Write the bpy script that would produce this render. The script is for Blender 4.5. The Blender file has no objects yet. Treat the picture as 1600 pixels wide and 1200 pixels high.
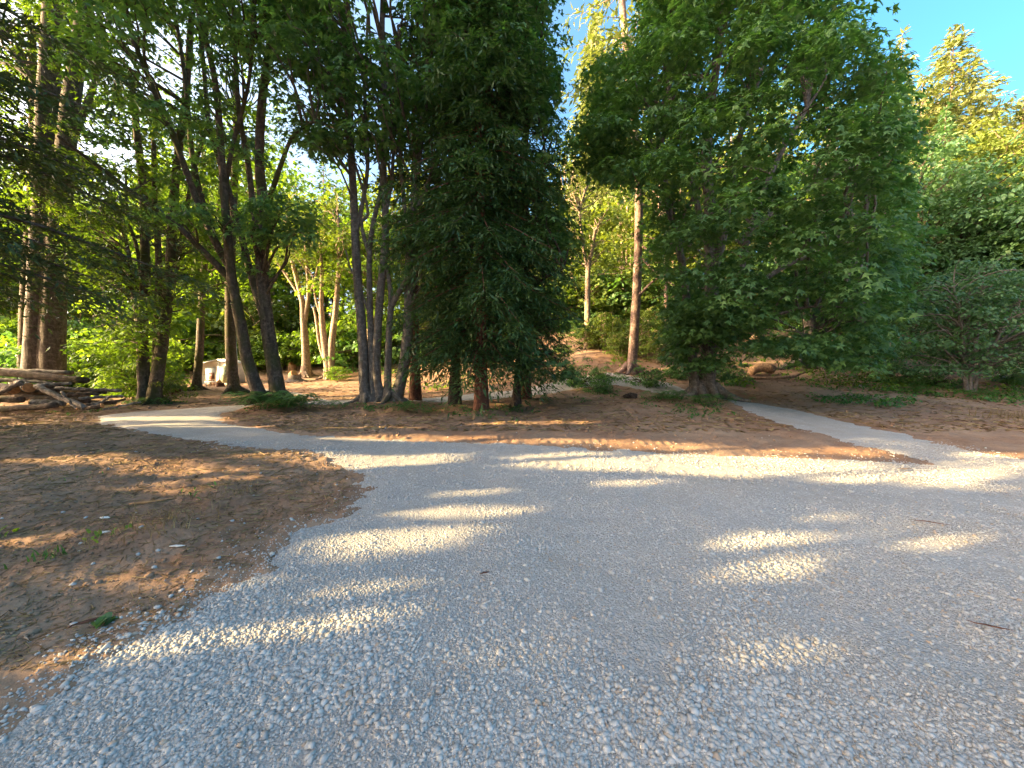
import bpy, math, time
import numpy as np
from math import radians as R
T0=time.time()
S=bpy.context.scene
COL=S.collection
# ---------------------------------------------------------------- camera
F=625.0; PITCH=R(3.2); EYE=1.6; SX=0.0
cd=bpy.data.cameras.new('camera'); cam=bpy.data.objects.new('camera',cd); COL.objects.link(cam)
cd.sensor_width=36; cd.lens=F/1600*36; cd.clip_start=.05; cd.clip_end=3000
cam.location=(0,0,EYE); cam.rotation_euler=(R(90)-PITCH,0,0); S.camera=cam
# ---------------------------------------------------------------- light
SUN_EL=R(18); SUN_AZ=R(-102)            # azimuth clockwise from +Y (view direction)
SUNV=np.array([math.sin(SUN_AZ)*math.cos(SUN_EL), math.cos(SUN_AZ)*math.cos(SUN_EL), math.sin(SUN_EL)])
w=bpy.data.worlds.new('World'); S.world=w; w.use_nodes=True
sk=w.node_tree.nodes.new('ShaderNodeTexSky'); sk.sky_type='NISHITA'; sk.sun_disc=False
sk.sun_elevation=SUN_EL; sk.sun_rotation=SUN_AZ; sk.air_density=0.5; sk.dust_density=7.0; sk.ozone_density=5.0
bg=w.node_tree.nodes['Background']; hs=w.node_tree.nodes.new('ShaderNodeHueSaturation'); hs.inputs['Saturation'].default_value=1.2; w.node_tree.links.new(sk.outputs[0],hs.inputs['Color']); wb=w.node_tree.nodes.new('ShaderNodeMix'); wb.data_type='RGBA'; wb.blend_type='MULTIPLY'; wb.inputs[0].default_value=1; wb.inputs[7].default_value=(1.43,1.015,.62,1); w.node_tree.links.new(hs.outputs[0],wb.inputs[6]); w.node_tree.links.new(wb.outputs[2],bg.inputs[0]); bg.inputs[1].default_value=0.15
ld=bpy.data.lights.new('sun','SUN'); ld.energy=2.55; ld.angle=R(0.5); ld.color=(1.0,0.73,0.35)
lo=bpy.data.objects.new('sun',ld); COL.objects.link(lo)
from mathutils import Vector
lo.rotation_euler=Vector(SUNV).to_track_quat('Z','Y').to_euler(); lo.location=(-30,-8,20)
S.view_settings.view_transform='Standard'; S.view_settings.look='None'; S.view_settings.exposure=3.5; S.view_settings.gamma=1
S.cycles.max_bounces=6; S.cycles.diffuse_bounces=3; S.cycles.transmission_bounces=3; S.cycles.transparent_max_bounces=4
S.cycles.use_adaptive_sampling=True
try: S.cycles.use_denoising=True
except Exception: pass

# ---------------------------------------------------------------- maths helpers
CP,SP=math.cos(PITCH),math.sin(PITCH)
def W(px,py,d):
    """photo point at forward distance d (metres) -> world"""
    u=(px-800)/F; v=(600-py)/F
    k=d/(CP+v*SP)
    return np.array([u*k, d, EYE+(v*CP-SP)*k])
def G(px,py):
    """photo point on flat ground -> world xy"""
    u=(px-800)/F; v=(600-py)/F
    k=-EYE/(v*CP-SP)
    return np.array([u*k,(CP+v*SP)*k])
def project(P):
    x=P[:,0]; y=P[:,1]; z=P[:,2]-EYE
    dz=y*CP-z*SP; up=y*SP+z*CP
    ok=dz>.2; dz=np.where(ok,dz,1)
    return 800+F*x/dz, 600-F*up/dz, ok
def hash2(ix,iy,s):
    n=(ix.astype(np.int64)*374761393+iy.astype(np.int64)*668265263+int(s)*1442695041)&0x7fffffff
    n=((n^(n>>13))*1274126177)&0x7fffffff
    n=(n^(n>>16))&0x7fffffff
    return n/float(0x7fffffff)
def vn(x,y,s=0):
    ix=np.floor(x); iy=np.floor(y); fx=x-ix; fy=y-iy
    fx=fx*fx*(3-2*fx); fy=fy*fy*(3-2*fy)
    a=hash2(ix,iy,s); b=hash2(ix+1,iy,s); c=hash2(ix,iy+1,s); d=hash2(ix+1,iy+1,s)
    return a+(b-a)*fx+(c-a)*fy+(a-b-c+d)*fx*fy
def fbm(x,y,s=0,o=4):
    r=0;a=.5
    for i in range(o):
        r=r+a*vn(x*2**i+17.3*i,y*2**i-9.1*i,s+i); a*=.5
    return r
def sstep(a,b,x):
    t=np.clip((x-a)/(b-a),0,1); return t*t*(3-2*t)
def norm(v): return v/np.maximum(np.linalg.norm(v,axis=-1,keepdims=True),1e-9)

# terrain -----------------------------------------------------------------
def H0(x,y):
    x=np.asarray(x,float); y=np.asarray(y,float)
    y0=28-11*sstep(-14,5,x)
    s=2.0; t=(y-y0)/s
    h=(.19+.11*sstep(-7,6,x))*s*np.logaddexp(0,t)*1.0; h=np.where(h>13,13+(h-13)*.5,h)
    return h
def poly(pts): return np.array([G(*p) for p in pts])
OUTER=poly([(-900,1500),(-220,1230),(0,1142),(110,1072),(225,1000),(330,928),(405,885),(412,862),(440,838),(500,822),(545,790),(566,762),(553,733),(500,716),(420,702),(330,692),(250,682),(190,674),(140,661),(150,650),(205,643),(300,637.5),(372,634),(440,627),(520,625),(650,623.5),(740,620),(970,614.5),(1060,621),(1130,631.5),(1230,641),(1330,659),(1450,690),(1600,719),(2100,760),(3600,900),(6000,1300)])
OUTER=np.vstack([OUTER,[[25,-14],[-12,-14]]])
ISL=poly([(345,655),(352,646),(400,640),(450,636),(520,634),(600,633),(660,631),(745,627),(960,621),(1050,627),(1130,638.5),(1200,657),(1290,682),(1380,704),(1432,720),(1300,716),(1180,712),(1050,708),(940,701),(860,696),(700,689),(560,684),(480,677),(405,669)])
PATH2=poly([(560,634),(535,630),(500,621),(465,613),(395,606),(385,609),(440,614),(480,621),(500,628),(505,634)])
def sdf(P,poly_):
    A=poly_; B=np.roll(poly_,-1,axis=0)
    d=np.full(len(P),1e9); ins=np.zeros(len(P),bool)
    for a,b in zip(A,B):
        e=b-a; wv=P-a
        t=np.clip((wv@e)/max(e@e,1e-9),0,1)
        q=wv-t[:,None]*e
        d=np.minimum(d,(q*q).sum(1))
        c=((a[1]>P[:,1])!=(b[1]>P[:,1]))
        with np.errstate(divide='ignore',invalid='ignore'):
            xi=(b[0]-a[0])*(P[:,1]-a[1])/(b[1]-a[1])+a[0]
        ins^=(c&(P[:,0]<xi))
    d=np.sqrt(d); return np.where(ins,d,-d)
def gravel_sdf(x,y):
    P=np.stack([x.ravel(),y.ravel()],1)
    s=np.minimum(sdf(P,OUTER),-sdf(P,ISL)); s=np.maximum(s,sdf(P,PATH2))
    far=np.clip(P[:,1]/12,.25,1)
    n=(fbm(P[:,0]*.8,P[:,1]*.8,5,3)-.45)*.7*far+(fbm(P[:,0]*4,P[:,1]*4,9,3)-.45)*.42+(fbm(P[:,0]*13,P[:,1]*13,19,2)-.37)*.14
    return (s+n).reshape(x.shape)
MOUNDS=[]   # (x,y,h,r)
def mound(p,h,r): MOUNDS.append((p[0],p[1],h,r))
def H(x,y):
    x=np.asarray(x,float); y=np.asarray(y,float)
    h=H0(x,y)
    for mx,my,mh,mr in MOUNDS:
        h=h+mh*np.exp(-((x-mx)**2+(y-my)**2)/(mr*mr))
    return h
def gz(x,y): return float(H(np.array([x]),np.array([y]))[0])

# ---------------------------------------------------------------- mesh + object helpers
def mesh(name,V,Fs,mat,smooth=False,tint=None):
    """V (n,3); Fs list of (m,k) arrays; tint per-face float"""
    me=bpy.data.meshes.new(name)
    if isinstance(Fs,np.ndarray): Fs=[Fs]
    Fs=[f for f in Fs if len(f)]
    V=np.asarray(V,np.float32)
    me.vertices.add(len(V)); me.vertices.foreach_set('co',V.ravel())
    li=np.concatenate([f.ravel() for f in Fs]).astype(np.int32)
    tot=np.concatenate([np.full(len(f),f.shape[1],np.int32) for f in Fs])
    st=np.concatenate([[0],np.cumsum(tot)[:-1]]).astype(np.int32)
    me.loops.add(len(li)); me.loops.foreach_set('vertex_index',li)
    me.polygons.add(len(tot)); me.polygons.foreach_set('loop_start',st); me.polygons.foreach_set('loop_total',tot)
    if smooth: me.polygons.foreach_set('use_smooth',np.ones(len(tot),bool))
    me.update(calc_edges=True)
    if tint is not None:
        a=me.attributes.new('tint','FLOAT','FACE'); a.data.foreach_set('value',np.asarray(tint,np.float32))
    me.materials.append(mat)
    return me
def obj(name,me,parent=None):
    o=bpy.data.objects.new(name,me); COL.objects.link(o)
    if parent is not None: o.parent=parent
    return o
def tag(o,label,cat,group=None,kind=None):
    if label: o['label']=label
    if cat: o['category']=cat
    if group: o['group']=group
    if kind: o['kind']=kind
    return o
def empty(name,loc,label,cat,group=None):
    o=bpy.data.objects.new(name,None); COL.objects.link(o); o.location=loc; o.empty_display_size=.3
    return tag(o,label,cat,group)
def copy_tree(o,parent=None):
    c=o.copy(); COL.objects.link(c)
    if parent is not None: c.parent=parent
    for ch in list(o.children): copy_tree(ch,c)
    return c
class MB:
    def __init__(s): s.V=[];s.Q=[];s.T=[];s.n=0;s.tq=[];s.tt=[]
    def add(s,V,Q=None,T=None,tq=None,tt=None):
        s.V.append(np.asarray(V,float))
        if Q is not None and len(Q): s.Q.append(np.asarray(Q)+s.n); s.tq.append(np.full(len(Q),0.5) if tq is None else np.broadcast_to(tq,(len(Q),)))
        if T is not None and len(T): s.T.append(np.asarray(T)+s.n); s.tt.append(np.full(len(T),0.5) if tt is None else np.broadcast_to(tt,(len(T),)))
        s.n+=len(V)
    def mesh(s,name,mat,smooth=False,off=(0,0,0)):
        V=np.vstack(s.V)-np.asarray(off)
        Fs=[];tn=[]
        if s.Q: Fs.append(np.vstack(s.Q)); tn.append(np.concatenate(s.tq))
        if s.T: Fs.append(np.vstack(s.T)); tn.append(np.concatenate(s.tt))
        return mesh(name,V,Fs,mat,smooth,np.concatenate(tn))
def spline(P,n):
    """Catmull-Rom through rows of P -> n samples"""
    P=np.asarray(P,float); m=len(P)
    if m==2: return P[0]+(P[1]-P[0])*np.linspace(0,1,n)[:,None]
    E=np.vstack([2*P[0]-P[1],P,2*P[-1]-P[-2]])
    t=np.linspace(0,m-1,n); i=np.minimum(t.astype(int),m-2); f=(t-i)[:,None]
    a,b,c,d=E[i],E[i+1],E[i+2],E[i+3]
    return .5*(2*b+(c-a)*f+(2*a-5*b+4*c-d)*f**2+(3*b-a-3*c+d)*f**3)
def tube(mb,P,r,sides=8,jit=0.0,rng=None,cap=False,tint=.5):
    P=np.asarray(P,float); n=len(P); r=np.broadcast_to(r,(n,)).astype(float)
    T=norm(np.gradient(P,axis=0))
    up=np.array([0,0,1.]) if abs(T[0,2])<.8 else np.array([1.,0,0])
    A=norm(np.cross(T,np.broadcast_to(up,T.shape)))
    for i in range(1,n):                       # keep frames continuous
        v=A[i-1]-T[i]*(A[i-1]@T[i]); A[i]=v/max(np.linalg.norm(v),1e-9)
    B=np.cross(T,A)
    th=np.arange(sides)*2*math.pi/sides
    rr=np.repeat(r[:,None],sides,1)
    if jit and rng is not None:
        lob=1+jit*np.sin(th*3+rng.random()*6)[None]*.6+jit*(rng.random((n,sides))-.5)
        rr=rr*lob
    V=P[:,None]+rr[...,None]*(np.cos(th)[None,:,None]*A[:,None]+np.sin(th)[None,:,None]*B[:,None])
    V=V.reshape(-1,3)
    i=np.arange(n-1)[:,None]*sides; j=np.arange(sides)[None]; j2=(j+1)%sides
    Q=np.stack([i+j,i+j2,i+sides+j2,i+sides+j],-1).reshape(-1,4)
    if cap:
        V=np.vstack([V,P[0],P[-1]]); k=n*sides
        Tt=np.vstack([np.stack([np.full(sides,k),(np.arange(sides)+1)%sides,np.arange(sides)],1),
                      np.stack([np.full(sides,k+1),(n-1)*sides+np.arange(sides),(n-1)*sides+(np.arange(sides)+1)%sides],1)])
        mb.add(V,Q,Tt,tint,tint)
    else: mb.add(V,Q,None,tint)
def box(mb,c,s,rz=0,tint=.5):
    c=np.asarray(c,float); s=np.asarray(s,float)/2
    V=np.array([[x,y,z] for x in(-1,1) for y in(-1,1) for z in(-1,1)])*s
    ca,sa=math.cos(rz),math.sin(rz)
    V=np.stack([V[:,0]*ca-V[:,1]*sa,V[:,0]*sa+V[:,1]*ca,V[:,2]],1)+c
    mb.add(V,[[0,1,3,2],[4,6,7,5],[0,4,5,1],[2,3,7,6],[0,2,6,4],[1,5,7,3]],None,tint)

# ---------------------------------------------------------------- materials
def nt(name):
    m=bpy.data.materials.new(name); m.use_nodes=True; t=m.node_tree
    return m,t,t.nodes['Principled BSDF'],t.nodes['Material Output']
def N(t,ty,**kw):
    n=t.nodes.new(ty)
    for k,v in kw.items():
        if k in n.inputs: n.inputs[k].default_value=v
        else: setattr(n,k,v)
    return n
def L(t,a,b): t.links.new(a,b)
def ramp(t,fac,stops):
    r=t.nodes.new('ShaderNodeValToRGB'); e=r.color_ramp.elements
    while len(e)<len(stops): e.new(.5)
    for k,(p,c) in zip(e,stops): k.position=p; k.color=(*c,1)
    L(t,fac,r.inputs[0]); return r.outputs[0]
def mixc(t,f,a,b,mode='MIX'):
    n=t.nodes.new('ShaderNodeMix'); n.data_type='RGBA'; n.blend_type=mode
    for s,v in((0,f),(6,a),(7,b)):
        if hasattr(v,'links') or hasattr(v,'is_linked'): L(t,v,n.inputs[s])
        else: n.inputs[s].default_value=v if s==0 else (*v,1)
    return n.outputs[2]
def leaf_mat(name,c0,c1,c2,transl=.45,rough=.5,tsc=(1.3,1.5,.5)):
    m,t,p,out=nt(name)
    a=N(t,'ShaderNodeAttribute',attribute_name='tint')
    c=ramp(t,a.outputs['Fac'],[(0,c0),(.5,c1),(1,c2)])
    L(t,c,p.inputs['Base Color']); p.inputs['Roughness'].default_value=rough; p.inputs['Specular IOR Level'].default_value=.35
    tr=N(t,'ShaderNodeBsdfTranslucent'); tc=mixc(t,1.0,c,tsc,'MULTIPLY'); L(t,tc,tr.inputs[0])
    mx=N(t,'ShaderNodeMixShader'); mx.inputs[0].default_value=transl
    L(t,p.outputs[0],mx.inputs[1]); L(t,tr.outputs[0],mx.inputs[2]); L(t,mx.outputs[0],out.inputs[0])
    return m
def bark_mat(name,dark,light,moss=None,mossamt=.45,scale=6,stretch=.18,bump=.5):
    m,t,p,out=nt(name)
    tc=N(t,'ShaderNodeTexCoord'); mp=N(t,'ShaderNodeMapping'); mp.inputs['Scale'].default_value=(1,1,stretch); L(t,tc.outputs['Object'],mp.inputs[0])
    n1=N(t,'ShaderNodeTexNoise',Scale=scale*2.2,Detail=8.0,Roughness=.65); L(t,mp.outputs[0],n1.inputs[0])
    n2=N(t,'ShaderNodeTexNoise',Scale=1.6,Detail=4.0); L(t,tc.outputs['Object'],n2.inputs[0])
    n3=N(t,'ShaderNodeTexNoise',Scale=9.0,Detail=6.0,Roughness=.7); L(t,tc.outputs['Object'],n3.inputs[0])
    c=ramp(t,n1.outputs[0],[(.3,dark),(.55,tuple((a+b)/2 for a,b in zip(dark,light))),(.72,light)])
    c=mixc(t,ramp(t,n3.outputs[0],[(.48,(0,0,0)),(.62,(.6,.6,.6))]),c,tuple(min(1,x*1.5) for x in light))
    if moss: c=mixc(t,ramp(t,n2.outputs[0],[(1-mossamt-.12,(0,0,0)),(1-mossamt+.1,(1,1,1))]),c,moss)
    L(t,c,p.inputs['Base Color']); p.inputs['Roughness'].default_value=.92; p.inputs['Specular IOR Level'].default_value=.2
    b=N(t,'ShaderNodeBump',Strength=bump,Distance=.04); L(t,n1.outputs[0],b.inputs['Height']); L(t,b.outputs[0],p.inputs['Normal'])
    return m
def plain(name,c,rough=.8,var=.25,scale=12,bump=.0):
    m,t,p,out=nt(name)
    tc=N(t,'ShaderNodeTexCoord'); n=N(t,'ShaderNodeTexNoise',Scale=float(scale),Detail=6.0); L(t,tc.outputs['Object'],n.inputs[0])
    col=ramp(t,n.outputs[0],[(.3,tuple(x*(1-var) for x in c)),(.7,tuple(min(1,x*(1+var)) for x in c))])
    L(t,col,p.inputs['Base Color']); p.inputs['Roughness'].default_value=rough
    if bump:
        b=N(t,'ShaderNodeBump',Strength=bump,Distance=.02); L(t,n.outputs[0],b.inputs['Height']); L(t,b.outputs[0],p.inputs['Normal'])
    return m
M={}
M['maple']=leaf_mat('maple_leaf',(.05,.115,.045),(.095,.19,.06),(.17,.28,.075),.42)
M['maple_sunlit']=leaf_mat('sunlit_leaf',(.06,.12,.02),(.12,.21,.03),(.22,.31,.05),.5,tsc=(1.5,1.5,.4))  # lit version of the maple leaf, sun glow put into its colour
M['yellow']=leaf_mat('sunlit_yellow_leaf',(.09,.14,.03),(.16,.22,.045),(.27,.31,.06),.45,tsc=(1.4,1.3,.4))  # yellow of sunlit green crowns painted into the leaf colour
M['cedar']=leaf_mat('cedar_frond',(.022,.056,.018),(.042,.092,.027),(.075,.135,.04),.25)
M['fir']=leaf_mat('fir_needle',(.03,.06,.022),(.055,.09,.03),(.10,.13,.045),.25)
M['sunlit_fir']=leaf_mat('sunlit_fir_needle',(.12,.15,.055),(.20,.22,.075),(.31,.31,.10),.3)  # warm sun on olive needles, painted into the base colour
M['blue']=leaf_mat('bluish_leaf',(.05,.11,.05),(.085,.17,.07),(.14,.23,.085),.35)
M['fern']=leaf_mat('fern_leaf',(.03,.09,.02),(.065,.16,.035),(.12,.24,.05),.35)
M['dry']=leaf_mat('dry_leaf',(.12,.07,.03),(.22,.14,.06),(.36,.27,.13),.2,.8)
M['bark_mossy']=bark_mat('mossy_bark',(.035,.026,.018),(.13,.10,.072),(.055,.06,.015),.42)
M['bark_big']=bark_mat('furrowed_bark',(.045,.036,.03),(.15,.125,.11),(.07,.06,.02),.3,scale=5)
M['bark_pale']=bark_mat('pale_bark',(.065,.052,.042),(.18,.158,.13),(.06,.055,.02),.3)
M['bark_dark']=bark_mat('dark_bark',(.025,.018,.013),(.075,.055,.04),None)
M['bark_red']=bark_mat('reddish_bark',(.04,.018,.012),(.17,.075,.045),None,stretch=.06,scale=10)
M['bark_fir']=bark_mat('fir_bark',(.09,.055,.045),(.32,.22,.18),None,stretch=.4,scale=5,bump=.8)
M['bark_warm']=bark_mat('warm_bark',(.12,.08,.05),(.36,.27,.19),(.12,.11,.03),.25)
M['log']=bark_mat('log_bark',(.065,.055,.045),(.27,.235,.20),(.09,.055,.035),.35,scale=4,stretch=1)
M['log_dark']=bark_mat('dark_log_bark',(.035,.025,.018),(.13,.095,.07),(.05,.045,.02),.35,scale=4,stretch=1)
M['cut']=plain('cut_wood',(.42,.20,.07),.8,.35,14)
M['stump']=bark_mat('stump_wood',(.10,.06,.035),(.34,.21,.12),(.08,.05,.02),.3)
M['white']=plain('white_panel',(.74,.71,.66),.6,.05,3)
M['offwhite']=plain('worn_panel',(.66,.62,.54),.7,.12,5)
M['leaf_reflection']=plain('leaf_reflection_panel',(.30,.34,.22),.5,.7,6)  # green mottle paints the foliage reflected in the shed panel
M['brown']=plain('brown_wood',(.20,.09,.05),.7,.2,10)
M['pole']=plain('grey_pole',(.38,.42,.40),.6,.1,10)
M['orange']=plain('orange_tape',(.75,.17,.09),.6,.1,10)
M['rock']=plain('field_rock',(.42,.41,.38),.85,.25,9,.3)

# ground materials
def dirt_mat():
    m,t,p,out=nt('dirt')
    tc=N(t,'ShaderNodeTexCoord')
    def noi(s,d=6.0,r=.6):
        n=N(t,'ShaderNodeTexNoise',Scale=float(s),Detail=float(d),Roughness=r); L(t,tc.outputs['Object'],n.inputs[0]); return n.outputs[0]
    a=noi(.35,5); b=noi(2.2,8,.68); c=noi(22,6,.7)
    col=ramp(t,b,[(.3,(.17,.092,.055)),(.5,(.25,.145,.088)),(.7,(.33,.205,.128))])
    col=mixc(t,ramp(t,a,[(.42,(0,0,0)),(.66,(.75,.75,.75))]),col,(.34,.235,.155))
    col=mixc(t,ramp(t,c,[(.55,(0,0,0)),(.68,(.55,.55,.55))]),col,(.40,.28,.17))
    col=mixc(t,ramp(t,c,[(.30,(.7,.7,.7)),(.42,(0,0,0))]),col,(.09,.05,.03))
    L(t,col,p.inputs['Base Color']); p.inputs['Roughness'].default_value=.95; p.inputs['Specular IOR Level'].default_value=.15
    b1=N(t,'ShaderNodeBump',Strength=.7,Distance=.05); L(t,b,b1.inputs['Height'])
    b2=N(t,'ShaderNodeBump',Strength=.6,Distance=.012); L(t,c,b2.inputs['Height']); L(t,b1.outputs[0],b2.inputs['Normal'])
    L(t,b2.outputs[0],p.inputs['Normal']); return m
def gravel_mat():
    m,t,p,out=nt('gravel')
    tc=N(t,'ShaderNodeTexCoord')
    def vor(s):
        v=N(t,'ShaderNodeTexVoronoi',Scale=float(s),Randomness=1.0); L(t,tc.outputs['Object'],v.inputs[0]); return v
    def noi(s,d=5.0,r=.6):
        n=N(t,'ShaderNodeTexNoise',Scale=float(s),Detail=float(d),Roughness=r); L(t,tc.outputs['Object'],n.inputs[0]); return n.outputs[0]
    v1=vor(62); v2=vor(120)
    sep=N(t,'ShaderNodeSeparateColor'); L(t,v1.outputs['Color'],sep.inputs[0])
    sep2=N(t,'ShaderNodeSeparateColor'); L(t,v2.outputs['Color'],sep2.inputs[0])
    c1=ramp(t,sep.outputs[0],[(0,(.33,.31,.28)),(.5,(.44,.415,.375)),(.85,(.51,.48,.435)),(1,(.62,.59,.54))])
    c2=ramp(t,sep2.outputs[0],[(0,(.35,.33,.30)),(.6,(.44,.415,.375)),(1,(.53,.50,.45))])
    patch=noi(.9,6,.65)
    col=mixc(t,ramp(t,patch,[(.42,(0,0,0)),(.6,(1,1,1))]),c1,c2)
    col=mixc(t,ramp(t,sep.outputs[1],[(.9,(0,0,0)),(.94,(.5,.5,.5))]),col,(.33,.24,.17))
    dirty=noi(.45,7,.7)
    col=mixc(t,ramp(t,dirty,[(.46,(0,0,0)),(.66,(.75,.75,.75))]),col,(.36,.315,.26))
    col=mixc(t,ramp(t,noi(.22,4,.55),[(.40,(.55,.55,.55)),(.56,(0,0,0))]),col,(.30,.285,.26))
    col=mixc(t,ramp(t,noi(1.7,6,.7),[(.60,(0,0,0)),(.74,(.5,.5,.5))]),col,(.56,.54,.50))
    L(t,col,p.inputs['Base Color']); p.inputs['Roughness'].default_value=.9; p.inputs['Specular IOR Level'].default_value=.25
    b1=N(t,'ShaderNodeBump',Strength=.9,Distance=.012,invert=True); L(t,v1.outputs['Distance'],b1.inputs['Height'])
    b2=N(t,'ShaderNodeBump',Strength=.6,Distance=.006,invert=True); L(t,v2.outputs['Distance'],b2.inputs['Height']); L(t,b1.outputs[0],b2.inputs['Normal'])
    b3=N(t,'ShaderNodeBump',Strength=.6,Distance=.05); L(t,noi(5,6),b3.inputs['Height']); L(t,b2.outputs[0],b3.inputs['Normal'])
    L(t,b3.outputs[0],p.inputs['Normal']); return m
def stone_mat():
    m,t,p,out=nt('crushed_stone')
    a=N(t,'ShaderNodeAttribute',attribute_name='tint')
    c=ramp(t,a.outputs['Fac'],[(0,(.32,.305,.28)),(.35,(.40,.38,.345)),(.7,(.44,.42,.38)),(.95,(.49,.47,.43)),(.965,(.38,.29,.21)),(1,(.44,.35,.26))])
    L(t,c,p.inputs['Base Color']); p.inputs['Roughness'].default_value=.8; p.inputs['Specular IOR Level'].default_value=.3
    return m
M['dirt']=dirt_mat(); M['gravel']=gravel_mat(); M['stone']=stone_mat()

# ---------------------------------------------------------------- mounds at trees and clods
for px,py,h,r in [(430,638,.22,1.1),(600,636,.2,1.5),(751,648,.12,1.0),(1100,640,.25,1.4),(235,625,.15,1.2),(1010,640,.16,1.6)]:
    mound(G(px,py),h,r)
for px,py,h,r in [(240,850,.10,.38),(340,775,.07,.35),(60,790,.06,.5),(150,735,.10,1.3),(90,900,.05,.3),(470,712,.05,.7),(120,690,.12,1.5),(350,735,.07,.9)]:
    mound(G(px,py),h,r)
MOUNDS=np.array(MOUNDS).tolist()

TRACKS=[[(640,697),(800,704),(1000,716),(1200,730),(1420,752),(1650,785)],[(600,712),(780,722),(980,736),(1180,752),(1400,778),(1640,815)],
        [(430,668),(560,690),(760,690),(960,697),(1200,708),(1420,716)]]
TRW=[spline([G(*p) for p in tr],60) for tr in TRACKS]
def churn(x,y):
    # crawler-track ridges pressed across the open part of the drive
    m=sstep(.0,1.0,x+.2)*sstep(8.5,6.5,y)*sstep(2.2,3.2,y)*sstep(.36,.5,fbm(x*.55,y*.55,140,3))
    ph=(x*.55+y*.84)*2*math.pi/.23+2.5*fbm(x*.8,y*.8,141,2)*2
    return m*.008*np.sin(ph)+.012*(fbm(x*3.5,y*1.2,142,3)-.45)
def track_disp(x,y):
    P=np.stack([x.ravel(),y.ravel()],1); out=np.zeros(len(P))
    for tr in TRW:
        best=np.full(len(P),1e9); arc=np.zeros(len(P)); L0=0
        lo_=tr.min(0)-1; hi_=tr.max(0)+1
        k=np.where((P>lo_).all(1)&(P<hi_).all(1))[0]; Q=P[k]; bb=np.full(len(Q),1e9); aa=np.zeros(len(Q))
        for a,b in zip(tr[:-1],tr[1:]):
            e=b-a; l=np.linalg.norm(e); t=np.clip(((Q-a)@e)/(l*l),0,1); d=np.linalg.norm(Q-a-t[:,None]*e,axis=1)
            c=d<bb; bb=np.where(c,d,bb); aa=np.where(c,L0+t*l,aa); L0+=l
        wdt=.24; m=1-sstep(wdt*.8,wdt*1.1,bb)
        lug=np.sin(aa*2*math.pi/.17+np.where(bb>.12,1.2,0))
        rim=np.exp(-((bb-wdt*1.15)/.06)**2)
        out[k]+=m*(-.008+.008*lug)+.009*rim
    return out.reshape(x.shape)*(.35+.65*sstep(.38,.55,fbm(x*.5,y*.5,77,3)))

DTR=[spline([G(*p) for p in tr],50) for tr in [[(500,672),(600,681),(700,684),(860,689),(1000,695),(1200,704)],[(560,668),(760,676),(960,688),(1250,703)]]]
def dirt_fine(x,y):
    P=np.stack([x.ravel(),y.ravel()],1); o_=np.zeros(len(P))
    for tr in DTR:
        k=np.where((P>tr.min(0)-.6).all(1)&(P<tr.max(0)+.6).all(1))[0]; Q_=P[k]
        if not len(k): continue
        dd=np.min(np.linalg.norm(Q_[:,None]-tr[None],axis=2),1); o_[k]+=(1-sstep(.18,.26,dd))*(.010*np.sin(Q_[:,0]*2*math.pi/.17+3*fbm(Q_[:,0],Q_[:,1],5,2))-.006)*sstep(.4,.55,fbm(Q_[:,0]*1.1,Q_[:,1]*3,207,3))+.007*np.exp(-((dd-.28)/.07)**2)
    near=sstep(9,5,y)
    return o_.reshape(x.shape)+near*((fbm(x*13,y*13,201,3)-.42)*.022+.008*sstep(.5,.64,fbm(x*5.2,y*5.2,202,4)))
# ---------------------------------------------------------------- ground sheets
def fan(rows,ncol,ext):
    u=np.linspace(-1,1,ncol); e=np.array(ext); 
    X=[];Y=[]
    for y in rows:
        Wd=1.45*max(y,0.8)+1.5
        xe=Wd+(e**1.6)*(260-Wd)
        X.append(np.concatenate([-xe[::-1],u*Wd,xe])); Y.append(np.full(ncol+2*len(e),y))
    return np.array(X),np.array(Y)
def grid_faces(nr,nc):
    i=np.arange(nr-1)[:,None]*nc; j=np.arange(nc-1)[None]
    return np.stack([i+j,i+j+1,i+nc+j+1,i+nc+j],-1).reshape(-1,4)
def zdirt(x,y,g):
    b=H(x,y); nm=(fbm(x*.5,y*.5,2,3)-.45)*.05
    ns=(fbm(x*1.1,y*1.1,1,5)-.47)*.14+(fbm(x*6,y*6,4,4)-.47)*.05
    edge=(fbm(x*9,y*9,511,3)-.44)*.075*(1-sstep(.25,.6,np.abs(g)))*sstep(16,7,y)
    return b+nm+.004-.085*sstep(-.12,.5,g)+edge+ns*sstep(0,-.7,g)*np.where(y>12,1.3,1)+np.where(g<-.15,dirt_fine(x,y),0)
def zgrav(x,y,g):
    b=H(x,y); nm=(fbm(x*.5,y*.5,2,3)-.45)*.05
    return b+nm-.045+.058*sstep(-.4,.4,g)+(fbm(x*2.5,y*2.5,8,4)-.47)*.04*sstep(-.2,.6,g)+churn(x,y)*sstep(0,.5,g)
rows=[.9]
while rows[-1]<75: rows.append(rows[-1]+.018+.0075*rows[-1])
rows=list(np.linspace(-60,.6,40))+rows+list(np.linspace(78,260,40))
rows=np.array(rows)
GX,GY=fan(rows,820,np.linspace(.02,1,30)); 
gs=gravel_sdf(GX,GY)
base=H(GX,GY)
Zd=zdirt(GX,GY,gs)
Zd=Zd+.5*(fbm(GX*.25,GY*.25,31,3)-.45)*sstep(20,30,GY)*(gs<0)
ground=obj('ground',mesh('ground',np.stack([GX,GY,Zd],-1).reshape(-1,3),grid_faces(*GX.shape),M['dirt'],True)); tag(ground,None,None,None,'structure')
Zg=zgrav(GX,GY,gs)+track_disp(GX,GY)
fc=grid_faces(*GX.shape); keep=(gs.ravel()[fc]>-.5).any(1); fc=fc[keep]
us,inv=np.unique(fc,return_inverse=True)
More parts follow.
